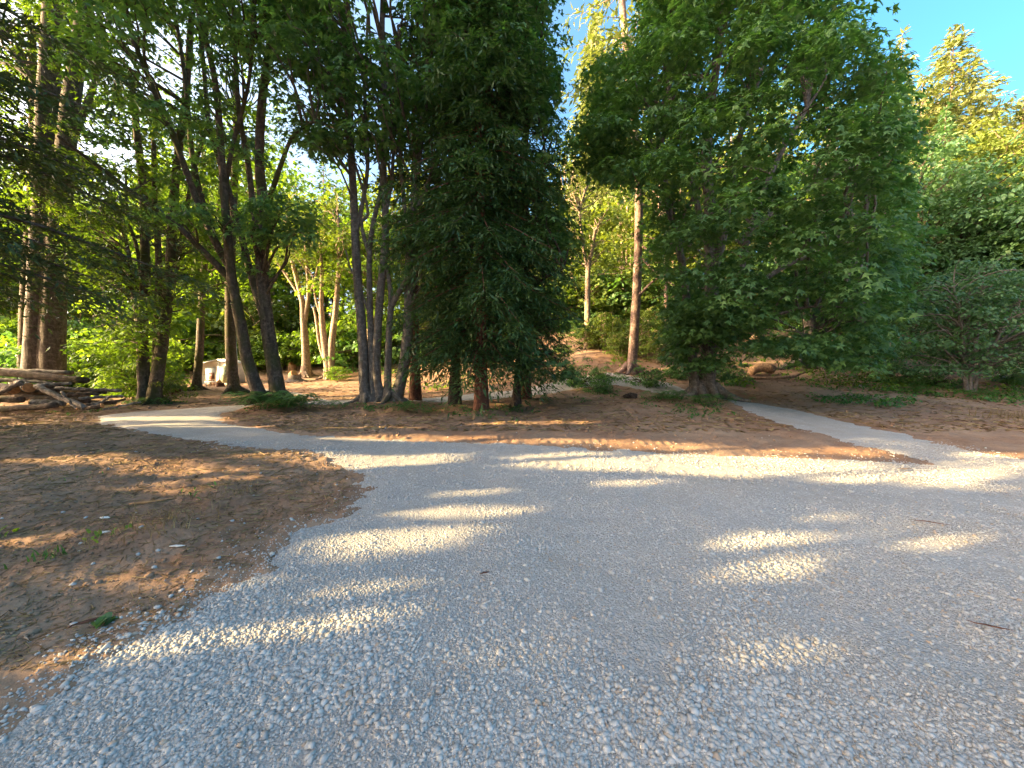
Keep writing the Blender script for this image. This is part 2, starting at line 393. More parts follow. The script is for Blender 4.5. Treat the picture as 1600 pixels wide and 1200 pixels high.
gv=obj('gravel_road',mesh('gravel_road',np.stack([GX,GY,Zg],-1).reshape(-1,3)[us],inv.reshape(-1,4),M['gravel'],True)); tag(gv,None,None,None,'structure')
def surf(x,y):
    x=np.asarray(x,float);y=np.asarray(y,float)
    g=gravel_sdf(x,y)
    return np.maximum(zgrav(x,y,g),zdirt(x,y,g)),g

# loose crushed stone over the gravel
ICO=[];ph=(1+5**.5)/2
for a,b in((1,ph),(-1,ph),(1,-ph),(-1,-ph)): ICO+= [[0,a,b],[a,b,0],[b,0,a]]
ICO=norm(np.array(ICO,float))
def hull_faces(V):
    f=[]
    n=len(V)
    for i in range(n):
        for j in range(i+1,n):
            for k in range(j+1,n):
                nn=np.cross(V[j]-V[i],V[k]-V[i]); d=(V-V[i])@nn
                if (d<1e-6).all(): f.append([i,j,k])
                elif (d>-1e-6).all(): f.append([i,k,j])
    return np.array(f)
ICF=hull_faces(ICO)
def rocks(P,r,rng,flat=.6,tint=None):
    n=len(P)
    V=ICO[None]*(1+.36*(rng.random((n,12,1))-.5)*2)
    sc=np.stack([1+.35*rng.standard_normal(n)*.7,1+.2*rng.standard_normal(n),flat*(1+.25*rng.standard_normal(n))],1)
    sc=np.clip(sc,.35,1.8); V=V*sc[:,None]*r[:,None,None]
    # random tilt then spin
    a=rng.normal(0,.35,n); c,s=np.cos(a)[:,None],np.sin(a)[:,None]
    V=np.stack([V[...,0],V[...,1]*c-V[...,2]*s,V[...,1]*s+V[...,2]*c],-1)
    a=rng.random(n)*6.283; c,s=np.cos(a)[:,None],np.sin(a)[:,None]
    V=np.stack([V[...,0]*c-V[...,1]*s,V[...,0]*s+V[...,1]*c,V[...,2]],-1)+P[:,None]
    Fc=(ICF[None]+(np.arange(n)*12)[:,None,None]).reshape(-1,3)
    if tint is None: tint=rng.random(n)
    return V.reshape(-1,3),Fc,np.repeat(tint,len(ICF))
rng=np.random.default_rng(3)
def scatter(n,d0,d1,pw=1.0):
    """points in the camera-side wedge between distances d0 and d1, density falling with distance"""
    y=d0*(d1/d0)**(rng.random(n)**pw); x=(rng.random(n)*2-1)*(1.36*y+.25); return x,y
x,y=scatter(360000,1.3,8,1.15)
keep=rng.random(len(x))<np.clip(.4+3.2*(fbm(x*1.3,y*1.3,55,4)-.40),.12,1)
x,y=x[keep],y[keep]; zs,g=surf(x,y)
k=(g>.06)|((g>-1.1)&(rng.random(len(x))<.42*np.exp(np.minimum(g,0)*5.5))); x,y,zs,g=x[k],y[k],zs[k],g[k]
r=np.exp(rng.normal(math.log(.0046),.5,len(x)))*np.where(y>5,1.2,1)*(1+.35*sstep(.45,.6,fbm(x*.9,y*.9,91,3)))
r=np.clip(r,.0028,.019)
V,Fc,tn=rocks(np.stack([x,y,zs+r*.22],1),r,rng,.62)
tag(obj('crushed_stone',mesh('crushed_stone',V,Fc,M['stone'],False,tn)),'loose grey crushed stone spread over the gravel drive','gravel',None,'stuff')
print('ground',len(x),time.time()-T0)

# ---------------------------------------------------------------- sunlit patches kept open by gaps between the leaves of the trees to the left
PATCH=[(740,802,128,7,0),(600,848,112,17,-.06),(725,834,95,6,0),(700,850,78,8,0),(625,936,44,17,-.15),(540,955,95,15,-.17),(590,722,130,9,0),(665,716,60,5,0),
 (940,722,150,13,.02),(1180,729,240,18,.04),(1300,746,120,6,.03),(1510,757,100,5,0),(1545,727,90,4,0),(1480,738,120,4,.05),(1290,808,36,6,0),(1400,805,46,5,0),(1440,838,102,13,0),(1485,854,62,8,0),
 (1215,850,88,13,-.08),(1225,876,135,7,-.03),(1208,900,82,13,0),(875,1000,55,15,-.12),(1265,1003,60,15,-.08),(1245,1068,48,17,0),(1340,950,60,7,-.1),(520,1046,62,15,0),(295,988,95,13,-.1),
 (110,1018,120,12,-.03),(170,727,185,7,.07),(335,743,120,6,.03),(300,888,70,9,-.05),(80,845,80,10,0),(470,717,70,5,0),(260,655,110,3,0),(340,668,150,3,0),(630,1122,60,10,0),(420,900,60,9,-.1),
 (650,685,170,4,.01),(900,691,220,4,.02),(1130,702,220,4,.03),(1330,706,75,6,.08),(560,668,120,2.5,0),(840,662,120,2.5,0),(1390,690,60,3,.1),(1560,712,60,4,0),(260,765,50,6,0),(30,940,60,8,0),(760,770,50,4,0),(1020,757,90,4,0)]
def lit_mask(P,z=0.0):
    k=(P[:,2]-z)/SUNV[2]; q=P-SUNV[None]*k[:,None]
    px,py,ok=project(q); hit=np.zeros(len(P),bool)
    jx=(vn(q[:,0]*2.5,q[:,1]*2.5,3)-.5)*.6
    for cx,cy,rx,ry,sl in PATCH:
        hit|=((px-cx)/rx)**2+((py-cy-sl*(px-cx))/(ry*(1.7 if cy>915 else 1.05)))**2+jx<(1.0 if cy>915 else .85)
    return hit&ok
def lit_world(P,tg):
    """targets (x,y,z,radius) that the sun must reach"""
    hit=np.zeros(len(P),bool)
    for x,y,z,rr in tg:
        d=P-np.array([x,y,z]); k=d@SUNV; q=d-k[:,None]*SUNV
        hit|=(k>1.0)&((q*q).sum(1)<rr*rr)
    return hit

# ---------------------------------------------------------------- foliage generators
def frame(nrm,ax):
    nrm=norm(nrm); ax=norm(ax-nrm*(ax*nrm).sum(-1,keepdims=True)); return ax,np.cross(nrm,ax),nrm
LOBE=np.array([[0,-.24,0],[0,.24,0],[1,0,-.12],[-.12,-.02,0],[.42,.10,.02],[.5,.66,-.10],[-.12,.02,0],[.42,-.10,.02],[.5,-.66,-.10]])
LOBF=np.array([[0,2,1],[3,4,5],[6,8,7]])
RH=np.array([[0,0,0],[.45,-.36,-.03],[1,0,-.1],[.45,.36,-.03]])
def leaves(pos,nrm,ax,size,kind='lobe'):
    a,b,n=frame(nrm,ax); T=LOBE if kind=='lobe' else RH
    V=pos[:,None]+size[:,None,None]*(T[None,:,0,None]*a[:,None]+T[None,:,1,None]*b[:,None]+T[None,:,2,None]*n[:,None])
    m=len(T); off=(np.arange(len(pos))*m)[:,None,None]
    if kind=='lobe': Fc=(LOBF[None]+off).reshape(-1,3); rep=3
    else: Fc=(np.array([[0,1,2,3]])[None]+off).reshape(-1,4); rep=1
    return V.reshape(-1,3),Fc,rep
def domes(C,Rd,per,rng,size,kind='lobe',droop=.5,tvar=.5,cull=None,tb=.5):
    """umbrella-shaped sprays of leaves round every centre of C"""
    n=len(C); per=int(per)
    c=np.repeat(C,per,0); Rr=np.repeat(np.broadcast_to(Rd,(n,)),per); tc=np.repeat(rng.normal(tb,tvar*.28,n),per)
    a=rng.random(n*per)*6.283; q=np.sqrt(rng.random(n*per)); rad=Rr*q
    el=1+.35*np.sin(np.repeat(rng.random(n)*6.28,per)+2*a)
    ox,oy=rad*np.cos(a)*el,rad*np.sin(a)*el
    lift=rng.random(n*per)
    oz=-droop*Rr*q**2+.10*Rr*rng.standard_normal(n*per)-.35*Rr*(lift**3)
    P=c+np.stack([ox,oy,oz],1)
    nr=np.stack([ox/Rr*.8,oy/Rr*.8,np.ones(len(P))],1)+rng.normal(0,.38,(len(P),3))
    ax=np.stack([np.cos(a),np.sin(a),-.35-.9*q],1)+rng.normal(0,.45,(len(P),3))
    sz=size*np.exp(rng.normal(0,.22,len(P)))
    t=np.clip(tc+rng.normal(0,.17,len(P)),0,1)
    if cull is not None:
        V,Fc,rep=leaves(P,nr,ax,sz,kind); m=len(V)//len(P)
        k=~cull(V).reshape(len(P),m).any(1); P,nr,ax,sz,t=P[k],nr[k],ax[k],sz[k],t[k]
    V,Fc,rep=leaves(P,nr,ax,sz,kind)
    return V,Fc,np.repeat(t,rep)
def ell(n,c,r,rng,shell=.5,bot=-1.0,rough=.3,seed=0):
    """cluster centres filling an uneven ellipsoid, denser towards its skin"""
    out=[]
    while len(out)<n:
        v=rng.standard_normal(3); v/=np.linalg.norm(v)
        if v[2]<bot: continue
        ang=math.atan2(v[1],v[0])
        lump=1+rough*(2*float(vn(np.array([ang*1.6+9]),np.array([v[2]*2.5+5]),seed)[0])-1)
        k=(shell+(1-shell)*rng.random()**.7)*lump
        out.append(np.array(c)+v*k*np.array(r))
    return np.array(out)
def limbs(mb,C,sk,rng,r0=.018,k=.010,sides=4,zlow=.6,frac=1.0,rmax=.09,cull=None):
    """a thin crooked limb from the stems to each leaf spray"""
    sk=np.asarray(sk)
    for c in C:
        if rng.random()>frac: continue
        d=sk-c; dist=np.linalg.norm(d,axis=1); pen=np.maximum(0,d[:,2]+zlow*np.linalg.norm(d[:,:2],axis=1)*.6)*2.5
        s=sk[np.argmin(dist+pen)]; v=c-s; l=np.linalg.norm(v)
        if l<.3: continue
        m1=s+v*.35+np.array([0,0,.10*l])+rng.normal(0,.05*l,3); m2=s+v*.7+np.array([0,0,.10*l])+rng.normal(0,.06*l,3)
        P=spline([s,m1,m2,c],7)
        if cull is not None and cull(spline(P,25)).any(): continue
        tube(mb,P,np.linspace(min(r0+k*l,rmax),.008,7),sides)
def stems_from(traces,d,rng,rscale=1.0):
    """traces: list of (points in photo px, width px at base, width px at tip[, depth at base, depth at tip]) -> list of (P,r)"""
    out=[]
    for tr in traces:
        pts,w0,w1=tr[0],tr[1],tr[2]; d0=tr[3] if len(tr)>3 else d; d1=tr[4] if len(tr)>4 else d0
        ds=np.linspace(d0,d1,len(pts))
        P=np.array([W(px,py,dd) for (px,py),dd in zip(pts,ds)])
        n=max(8,int(4*len(pts))); Ps=spline(P,n); rr=np.linspace(w0,w1,n)*.5/F*np.linspace(d0,d1,n)*rscale
        out.append((Ps,rr))
    return out
def flare(Ps,rr,root):
    z=Ps[:,2]-root; return rr*(1+.5*np.exp(-np.maximum(z,0)/.2))
def hero(name,label,traces,d,bark,leafspec,seed,group=None,cat='tree',leafname='crown',base=None,limbfrac=1.0,lsides=4,zmin=2.2,extra=None):
    """traced stems + leaf sprays. leafspec: list of dict(C,R,per,size,mat,kind,droop,cull)"""
    rng=np.random.default_rng(seed); st=stems_from(traces,d,rng)
    b=st[0][0][0]
    gx,gy=b[0],b[1]; gzz=gz(gx,gy)
    root=np.array([gx,gy,gzz])
    e=empty(name,root,label,cat,group)
    sk=[]
    for i,(P,rr) in enumerate(st):
        ground_stem=abs(P[0,2]-gz(P[0,0],P[0,1]))<.9 and traces[i][0][0][1]>540
        if ground_stem:
            P=P.copy(); P[0,2]=gz(P[0,0],P[0,1])-.15; P=np.vstack([P[:1],P]) ; rr=np.concatenate([rr[:1],rr]); P[0,2]-=.05; P[1]=P[1]+(P[2]-P[1])*.12; 
            rr=flare(P,rr,gzz)
        mb=MB(); tube(mb,P,rr,10 if traces[i][1]>8 else 7,.07,rng)
        if ground_stem and traces[i][1]>9:
            c0=np.array([P[1,0],P[1,1],gzz]); r0_=rr[3] if len(rr)>3 else rr[-1]
            for k_ in range(6):
                a_=(k_+rng.random()*.8)*1.05; u_=np.array([math.cos(a_),math.sin(a_)]); s_=np.linspace(0,1,6); l_=r0_*rng.uniform(2.0,3.6)
                Pr_=np.stack([c0[0]+u_[0]*(r0_*.45+l_*s_),c0[1]+u_[1]*(r0_*.45+l_*s_)+.1*l_*np.sin(s_*3+k_),c0[2]+r0_*1.3*(1-s_)**2.2-.05*s_+.01],1)
                tube(mb,Pr_,r0_*np.linspace(.5,.12,6),6,.1,rng)
        obj('trunk',mb.mesh('trunk',bark,True,root),e)
        sk.append(P[P[:,2]>zmin] if (P[:,2]>zmin).any() else P[-2:])
    sk=np.vstack(sk)
    if extra is not None: sk=np.vstack([sk,extra])
    lb=MB()
    for sp in leafspec:
        C=sp['C']; limbs(lb,C,sk,rng,frac=limbfrac*sp.get('lf',1),sides=lsides,cull=sp.get('cull'))
    if lb.n: obj('limbs',lb.mesh('limbs',bark,True,root),e)
    for sp in leafspec:
        V,Fc,tn=domes(sp['C'],sp['R'],sp['per'],rng,sp['size'],sp.get('kind','lobe'),sp.get('droop',.5),cull=sp.get('cull'),tb=sp.get('tb',.5))
        if len(V): obj(leafname,mesh(leafname,V-root,Fc,sp['mat'],False,tn),e)
    return e
def conifer_parts(Ht,br,r0,rng,z0=.6,per_m=7,twigs=12,droop=.25,up=.15,size=.22,wid=.3,shape=.8,dens=1.0,frond=False,cull=None,hang=.6,root=None):
    """trunk, limbs and needle sprays of a conifer standing at the origin"""
    tb=MB(); n=14
    z=np.linspace(-.2,Ht,n); wob=np.cumsum(rng.normal(0,.012*Ht/14,(n,2)),0)
    TP=np.stack([wob[:,0],wob[:,1],z],1); tr=r0*(1-z/Ht*.96); tr=tr*(1+.4*np.exp(-np.maximum(z,0)/.3)); tube(tb,TP,tr,10,.06,rng)
    lb=MB(); NV=[];NF=[];NT=[];nv=0
    nb=int((Ht-z0)*per_m)
    Pp=[];Ax=[];Nr=[];Sz=[];Tt=[]
    for i in range(nb):
        f=(i+rng.random())/nb; zz=z0+(Ht-z0)*f
        l=br*max(.04,(1-f)**shape)*(.5+.7*rng.random())*(1 if f>.08 else .8)
        a=rng.random()*6.283; u=np.array([math.cos(a),math.sin(a)])
        o=np.array([np.interp(zz,z,TP[:,0]),np.interp(zz,z,TP[:,1]),zz])
        s=np.linspace(0,1,6); el=up if f>.75 else 0
        P=o+np.stack([u[0]*l*s,u[1]*l*s,l*(el*s-droop*1.4*s*s+droop*.5*s**4)],1)
        tube(lb,P,np.linspace(.012+.012*l,.004,6),3)
        m=max(4,int(twigs*dens*l/br*1.3)+2)
        t=.12+.88*rng.random(m); base=np.stack([np.interp(t,s,P[:,j]) for j in range(3)],1)
        side=np.where(rng.random(m)<.5,-1,1); q=(.16+.34*(1-t))*l*(.5+rng.random(m)*.8)+.12
        dirx=np.stack([u[0]*.75-u[1]*side,u[1]*.75+u[0]*side,-hang*(.3+rng.random(m))],1); dirx=norm(dirx)
        np_=max(2,int(np.ceil(q.max()/(size*.75))))
        for j in range(np_):
            kk=q>(j*size*.7)
            if not kk.any(): break
            w=j*size*.7*np.ones(kk.sum())
            pp=base[kk]+dirx[kk]*w[:,None]+rng.normal(0,.03,(kk.sum(),3)); pp[:,2]-=hang*.3*w*w
            Pp.append(pp); d2=dirx[kk]+rng.normal(0,.28,(kk.sum(),3)); d2[:,2]-=hang*.5*w; Ax.append(d2)
            Nr.append(np.stack([np.zeros(kk.sum()),np.zeros(kk.sum()),np.ones(kk.sum())],1)+rng.normal(0,.55,(kk.sum(),3)))
            Sz.append(size*(.8+.5*rng.random(kk.sum()))); Tt.append(np.full(kk.sum(),.5)+rng.normal(0,.18,kk.sum())+rng.normal(0,.12))
    # leader
    P=np.vstack(Pp);A=np.vstack(Ax);Nn=np.vstack(Nr);Z=np.concatenate(Sz);t=np.clip(np.concatenate(Tt),0,1)
    a,b,nn=frame(Nn,A)
    SK=(P+a*Z[:,None]*.5)
    if cull is not None:
        k=~cull(SK+(root if root is not None else 0)); P,a,b,nn,Z,t=P[k],a[k],b[k],nn[k],Z[k],t[k]
    TP_=np.array([[0,0,0],[.35,-wid*.5,0],[1,0,-.08],[.35,wid*.5,0]])
    V=P[:,None]+Z[:,None,None]*(TP_[None,:,0,None]*a[:,None]+TP_[None,:,1,None]*b[:,None]+TP_[None,:,2,None]*nn[:,None])
    Fc=(np.array([[0,1,2,3]])[None]+(np.arange(len(P))*4)[:,None,None]).reshape(-1,4)
    return tb,lb,V.reshape(-1,3),Fc,t
def conifer(name,label,x,y,Ht,br,r0,bark,leaf,seed,group=None,cat='conifer',scale=1,sink=.0,**kw):
    rng=np.random.default_rng(seed)
    root=np.array([x,y,gz(x,y)-sink])
    tb,lb,V,Fc,t=conifer_parts(Ht,br,r0,rng,root=root,**kw)
    e=empty(name,root,label,cat,group)
    obj('trunk',tb.mesh('trunk',bark,True),e); obj('limbs',lb.mesh('limbs',bark,True),e)
    obj('crown',mesh('crown',V,Fc,leaf,False,t),e)
    return e
def broadleaf(name,label,x,y,Ht,rad,r0,bark,leaf,seed,nC=120,per=60,size=.22,kind='rh',R0=.8,crownlow=.3,group=None,cat='tree',cull=None,nst=1,spread=.15,shell=.45,rough=.35,droop=.5,squash=None,limbf=.6,tb=.5):
    """free-standing leafy tree: forked stems, limbs and leaf sprays"""
    rng=np.random.default_rng(seed); root=np.array([x,y,gz(x,y)])
    e=empty(name,root,label,cat,group); sk=[]
    for s in range(nst):
        a=rng.random()*6.28; off=np.array([math.cos(a),math.sin(a)])
        n=9; z=np.linspace(0,1,n); lean=spread*(1 if nst>1 else .3)*Ht
        P=np.stack([off[0]*(r0*.8*(nst>1)+lean*z**1.3),off[1]*(r0*.8*(nst>1)+lean*z**1.3),-.15+z*Ht*.88],1); P[1:,:2]+=np.cumsum(rng.normal(0,.02*Ht/6,(n-1,2)),0)*.6
        P=spline(P,16); rr=r0*(.75 if nst>1 else 1)*np.linspace(1,.15,16); rr=rr*(1+.5*np.exp(-np.maximum(P[:,2],0)/.3))
        mb=MB(); tube(mb,P,rr,8,.06,rng); obj('trunk',mb.mesh('trunk',bark,True),e); sk.append(P[5:])
    sk=np.vstack(sk)
    zc=Ht*(1+crownlow)/2; rz=Ht*(1-crownlow)/2*1.02
    C=ell(nC,(0,0,zc),(rad,rad,rz),rng,shell,-1,rough,seed)
    lb=MB(); limbs(lb,C,sk,rng,frac=limbf,cull=(lambda P:cull(P+root)) if cull else None); 
    if lb.n: obj('limbs',lb.mesh('limbs',bark,True),e)
    cu=(lambda P:cull(P+root)) if cull else None
    V,Fc,tn=domes(C,R0,per,rng,size,kind,droop,cull=cu,tb=tb)
    obj('crown',mesh('crown',V,Fc,leaf,False,tn),e)
    return e
def D(px,py,d): return W(px,py,d)
def region(n,polyfn,rng): pass
def fill_px(n,box_,d0,d1,rng,test=None):
    """spray centres in a part of a crown given by its outline as seen and its own depth range"""
    x0,y0,x1,y1=box_; out=[]
    while len(out)<n:
        px=x0+(x1-x0)*rng.random(); py=y0+(y1-y0)*rng.random()
        if test and not test(px,py): continue
        out.append(W(px,py,d0+(d1-d0)*rng.random()))
    return np.array(out)
def inpoly(pl):
    pl=np.array(pl,float)
    def f(px,py):
        a=pl; b=np.roll(pl,-1,0); c=(a[:,1]>py)!=(b[:,1]>py)
        xi=(b[:,0]-a[:,0])*(py-a[:,1])/(b[:,1]-a[:,1]+1e-9)+a[:,0]
        return (c&(px<xi)).sum()%2==1
    return f
def gappy(fn,seed,sc=60,th=.45):
    def f(px,py):
        return fn(px,py) and float(fbm(np.array([px/sc]),np.array([py/sc*1.2]),seed,2)[0])>th-.08
    return f
def crown_in(n,c,r,rng,test,shell=.3,rough=.25,seed=0):
    """spray centres inside an ellipsoid, trimmed to the crown's real outline"""
    out=[];c=np.array(c);r=np.array(r);tries=0
    while len(out)<n and tries<n*60:
        tries+=1
        v=rng.standard_normal(3); v/=np.linalg.norm(v); p=c+v*r*(shell+(1-shell)*rng.random()**.6)
        px,py,ok=project(p[None])
        if ok[0] and test(px[0],py[0]) and p[2]>gz(p[0],p[1])+.5: out.append(p)
    return np.array(out)
rg=np.random.default_rng(11)
TG=[W(996,py,19.8).tolist()+[.8] for py in(310,345,380,410,440,480,520,560,590)]+[W(*a).tolist()+[r_] for *a,r_ in [(1000,588,19,.5),(960,592,19,.4),(1060,580,20,.5),(1190,575,19.3,.7),(1230,600,17.5,.45),(1300,612,16.5,.4),(1160,612,17,.4),(560,590,26,1.0),(610,580,26,1.0),(650,590,22,.7),(900,600,17,.4),(860,612,15.5,.4),(332,585,25.6,.9),(680,640,13,.35),(650,590,15.5,.35),(570,600,14,.25),(1040,540,26,.8),(940,560,24,.6)]]
both=lambda P:lit_mask(P)|lit_world(P,TG)
# ================================================================ the tall trees beyond the left edge (they throw the shade)
scr=[(-17.5,-7.5,21),(-20,-3.6,24),(-17,-1.0,20),(-20.5,1.6,25),(-17.5,4.6,22),(-21.5,6.8,25),(-24,-7,24),(-26,-.5,26),(-26,4,26),(-19,-12,22),(-27,9.5,25),(-24,-13,24)]
for i,(x,y,h) in enumerate(scr):
    cull=lambda P:lit_mask(P)
    broadleaf('broadleaf_tree','tall leafy tree beyond the left edge of the clearing',x,y,h,4.3,.16,M['bark_mossy'],M['maple'],100+i,nC=200,per=70,size=.34,kind='rh',R0=1.15,crownlow=.06,group='tall trees left of the clearing',cull=cull,shell=.35,rough=.2,limbf=.15)
print('screen',time.time()-T0)
# fir whose boughs reach in from the left
conifer('fir_tree','fir tree at the left edge with dark drooping boughs reaching in over the log pile',-12.3,8.2,21,4.6,.3,M['bark_big'],M['fir'],7,z0=3.4,per_m=9,twigs=62,size=.17,wid=.26,droop=.3,hang=.7,cat='fir tree',cull=both)

# ================================================================ left trees
Ltest=gappy(inpoly([(-80,-300),(330,-300),(260,100),(180,180),(150,330),(60,350),(-80,330)]),3)
hero('mossy_trunk_tree','large broadleaf tree with two thick mossy trunks grown together behind the log pile',
 [([(60,578),(64,480),(68,380),(72,270),(74,170),(80,60),(84,-60)],36,20),([(80,578),(84,470),(90,370),(100,260),(112,150),(126,60),(140,-60)],32,16),
  ([(100,260),(125,190),(150,120),(155,40),(150,-60)],10,5),([(74,170),(40,110),(0,60)],8,3)],16,M['bark_big'],
 [dict(C=crown_in(280,W(90,80,16),(8,4,9),rg,Ltest),R=.75,per=42,size=.2,mat=M['maple_sunlit'],cull=both)],21,cat='tree')
hero('thin_tree','slimmer dark trunk standing just left of the thick mossy trunks',
 [([(38,575),(40,480),(44,400),(50,300),(52,200),(50,60)],15,9)],18,M['bark_mossy'],
 [dict(C=crown_in(60,W(30,160,18),(4,3,6),rg,Ltest),R=.7,per=40,size=.2,mat=M['maple_sunlit'],cull=both)],22)
Gt=gappy(inpoly([(110,200),(190,110),(330,180),(330,420),(292,520),(255,560),(215,600),(140,600),(95,480)]),9,45)
hero('mossy_tree','mossy many stemmed maple at the right end of the log pile',
 [([(226,622),(223,560),(222,500),(227,440),(226,380),(224,300),(215,220),(205,120)],17,8),([(240,622),(250,560),(259,490),(266,420),(270,340),(276,260),(290,150),(300,20)],18,8),
  ([(243,580),(246,500),(248,430),(246,370),(242,320),(240,220)],11,6),([(259,490),(275,420),(288,350),(300,280),(322,200)],9,4),([(222,520),(208,460),(200,390),(180,330),(155,285),(120,240)],7,3),([(224,440),(212,380),(200,340),(196,260)],6,3)],15,M['bark_mossy'],
 [dict(C=crown_in(290,W(225,330,15.5),(4,3.2,6.5),rg,Gt,.2),R=.6,per=42,size=.17,mat=M['maple_sunlit'],cull=both,tb=.42)],23)
hero('slender_tree','slender dark tree forking high up just left of the white shed',
 [([(307,603),(311,560),(314,500),(316,450),(318,420),(320,340),(318,240)],12,6),([(315,470),(309,430),(305,380),(300,300)],7,3),([(317,440),(326,390),(340,330),(345,250)],6,3)],22,M['bark_mossy'],
 [dict(C=crown_in(90,W(315,330,22),(3.2,3,6),rg,lambda a,b:b<520,.2),R=.75,per=40,size=.2,mat=M['maple_sunlit'],cull=both)],24)
hero('mossy_post_tree','straight mossy trunk standing against the right side of the white shed',
 [([(366,607),(362,570),(360,520),(359,450),(361,400),(366,300),(370,180)],17,9),],20,M['bark_mossy'],
 [dict(C=crown_in(70,W(366,220,20),(3,3,6),rg,lambda a,b:b<430,.2),R=.75,per=40,size=.2,mat=M['maple_sunlit'],cull=both)],25)
At=gappy(inpoly([(120,-350),(520,-350),(510,60),(500,200),(470,330),(440,410),(360,430),(320,330),(240,330),(150,270),(110,140)]),14,55,.47)
Alow=inpoly([(380,300),(470,290),(490,360),(440,400),(390,390)])
hero('leaning_maple','leaning twin stemmed maple rising from ferns beside the bend of the gravel road',
 [([(412,634),(399,600),(386,560),(377,510),(367,460),(361,425),(356,370),(350,300),(345,230),(335,120),(300,-20)],20,7,14,13),
  ([(437,634),(430,590),(422,540),(414,480),(409,420),(409,370),(411,320),(405,250),(410,150),(424,50),(432,-60)],23,9,14,14),
  ([(363,440),(335,410),(310,385),(270,345),(220,310),(170,272),(120,235),(90,212)],11,4,14,11.5),
  ([(361,420),(340,385),(315,330),(292,270),(270,210),(240,140),(212,70),(178,-20)],12,5,14,12),
  ([(345,395),(318,320),(300,240),(292,150),(280,60),(262,-40)],9,4,14,15),
  ([(418,520),(404,470),(392,430),(380,380),(364,320),(345,260),(326,190),(318,100),(305,-20)],12,5,14,15),
  ([(411,350),(425,300),(440,255),(460,210),(500,185)],9,4,14,12),([(410,400),(398,340),(388,260),(372,160),(366,40),(360,-60)],10,5,14,14),
  ([(350,300),(365,220),(390,120),(395,0)],7,4,13.6,13),([(422,60),(450,0),(470,-80)],6,4)],14,M['bark_mossy'],
 [dict(C=crown_in(480,W(310,60,14),(6.2,4.2,8),rg,At,.25),R=.6,per=42,size=.17,mat=M['maple'],cull=both,tb=.62),
  dict(C=crown_in(26,W(430,345,12.5),(2,1.5,2),rg,Alow,.0),R=.5,per=40,size=.17,mat=M['maple'],cull=both,tb=.6)],26,cat='maple')
Bt=gappy(inpoly([(425,-350),(740,-350),(770,120),(800,250),(770,300),(700,330),(665,260),(620,215),(560,235),(470,225),(420,120)]),17,50,.44)
Bl=gappy(inpoly([(600,330),(700,300),(720,450),(660,470),(590,400)]),31,30,.5)
hero('clump_maple','clump of five grey maple trunks spreading from one base on the island',
 [([(573,634),(569,600),(568,560),(564,500),(559,440),(555,370),(552,300),(547,200),(545,90),(540,-40)],17,8),
  ([(585,634),(581,570),(578,480),(577,400),(583,350),(594,300),(604,220)],11,5),
  ([(596,634),(588,580),(590,520),(595,450),(601,390),(602,330),(599,250),(602,160),(597,60),(600,-60)],14,7),
  ([(605,634),(606,580),(608,520),(611,470),(607,430),(604,415)],13,5),
  ([(613,636),(625,600),(634,550),(638,500),(640,430),(641,380),(646,330),(652,260),(662,170),(674,60),(690,-60)],19,8),
  ([(611,480),(630,445),(650,418),(668,400),(690,370)],9,4,14,13),([(641,390),(632,320),(625,240),(628,160),(622,40)],8,4),
  ([(644,340),(668,290),(690,220),(705,120),(730,20)],9,4),([(555,370),(566,320),(575,250),(570,150),(575,20)],7,4),([(601,340),(612,280),(616,200),(618,90)],7,3),
  ([(577,400),(565,350),(575,330),(556,260),(530,180)],6,3),([(577,490),(558,440),(548,420),(540,390)],4,2)],14,M['bark_pale'],
 [dict(C=crown_in(430,W(610,20,13.6),(5.2,3.6,8),rg,Bt,.25),R=.62,per=44,size=.18,mat=M['maple'],cull=both,tb=.38),
  dict(C=crown_in(26,W(650,380,13),(1.8,1.5,2),rg,Bl,.0),R=.45,per=34,size=.16,mat=M['maple'],tb=.5)],27,cat='maple')
print('left heroes',time.time()-T0)
# sunlit pair behind
hero('sunlit_tree','warm sunlit bare stemmed tree on the slope, left one of the pair behind the island',
 [([(478,575),(477,540),(474,500),(472,470),(462,430),(452,390),(446,350)],13,3),([(475,510),(482,460),(480,420),(476,370)],8,3),([(473,480),(466,460),(440,420),(425,400)],5,2),([(480,470),(494,430),(500,380)],5,2)],30,M['bark_warm'],
 [dict(C=crown_in(46,W(468,370,30),(3.5,3,3.6),rg,lambda a,b:b<480,.2),R=.9,per=42,size=.22,mat=M['yellow'],tb=.3)],28)
hero('sunlit_forked_tree','warm sunlit tree with three forked stems, right one of the pair behind the island',
 [([(514,580),(509,550),(505,520),(502,480),(503,440),(502,400)],13,4),([(517,580),(518,540),(524,490),(528,440),(531,390),(529,340)],12,4),([(512,575),(500,540),(494,500),(490,480)],6,3),([(504,500),(494,470),(488,430)],5,2)],29,M['bark_warm'],
 [dict(C=crown_in(50,W(515,370,29),(3.5,3,3.6),rg,lambda a,b:b<470,.2),R=.9,per=42,size=.22,mat=M['yellow'],tb=.2)],29)

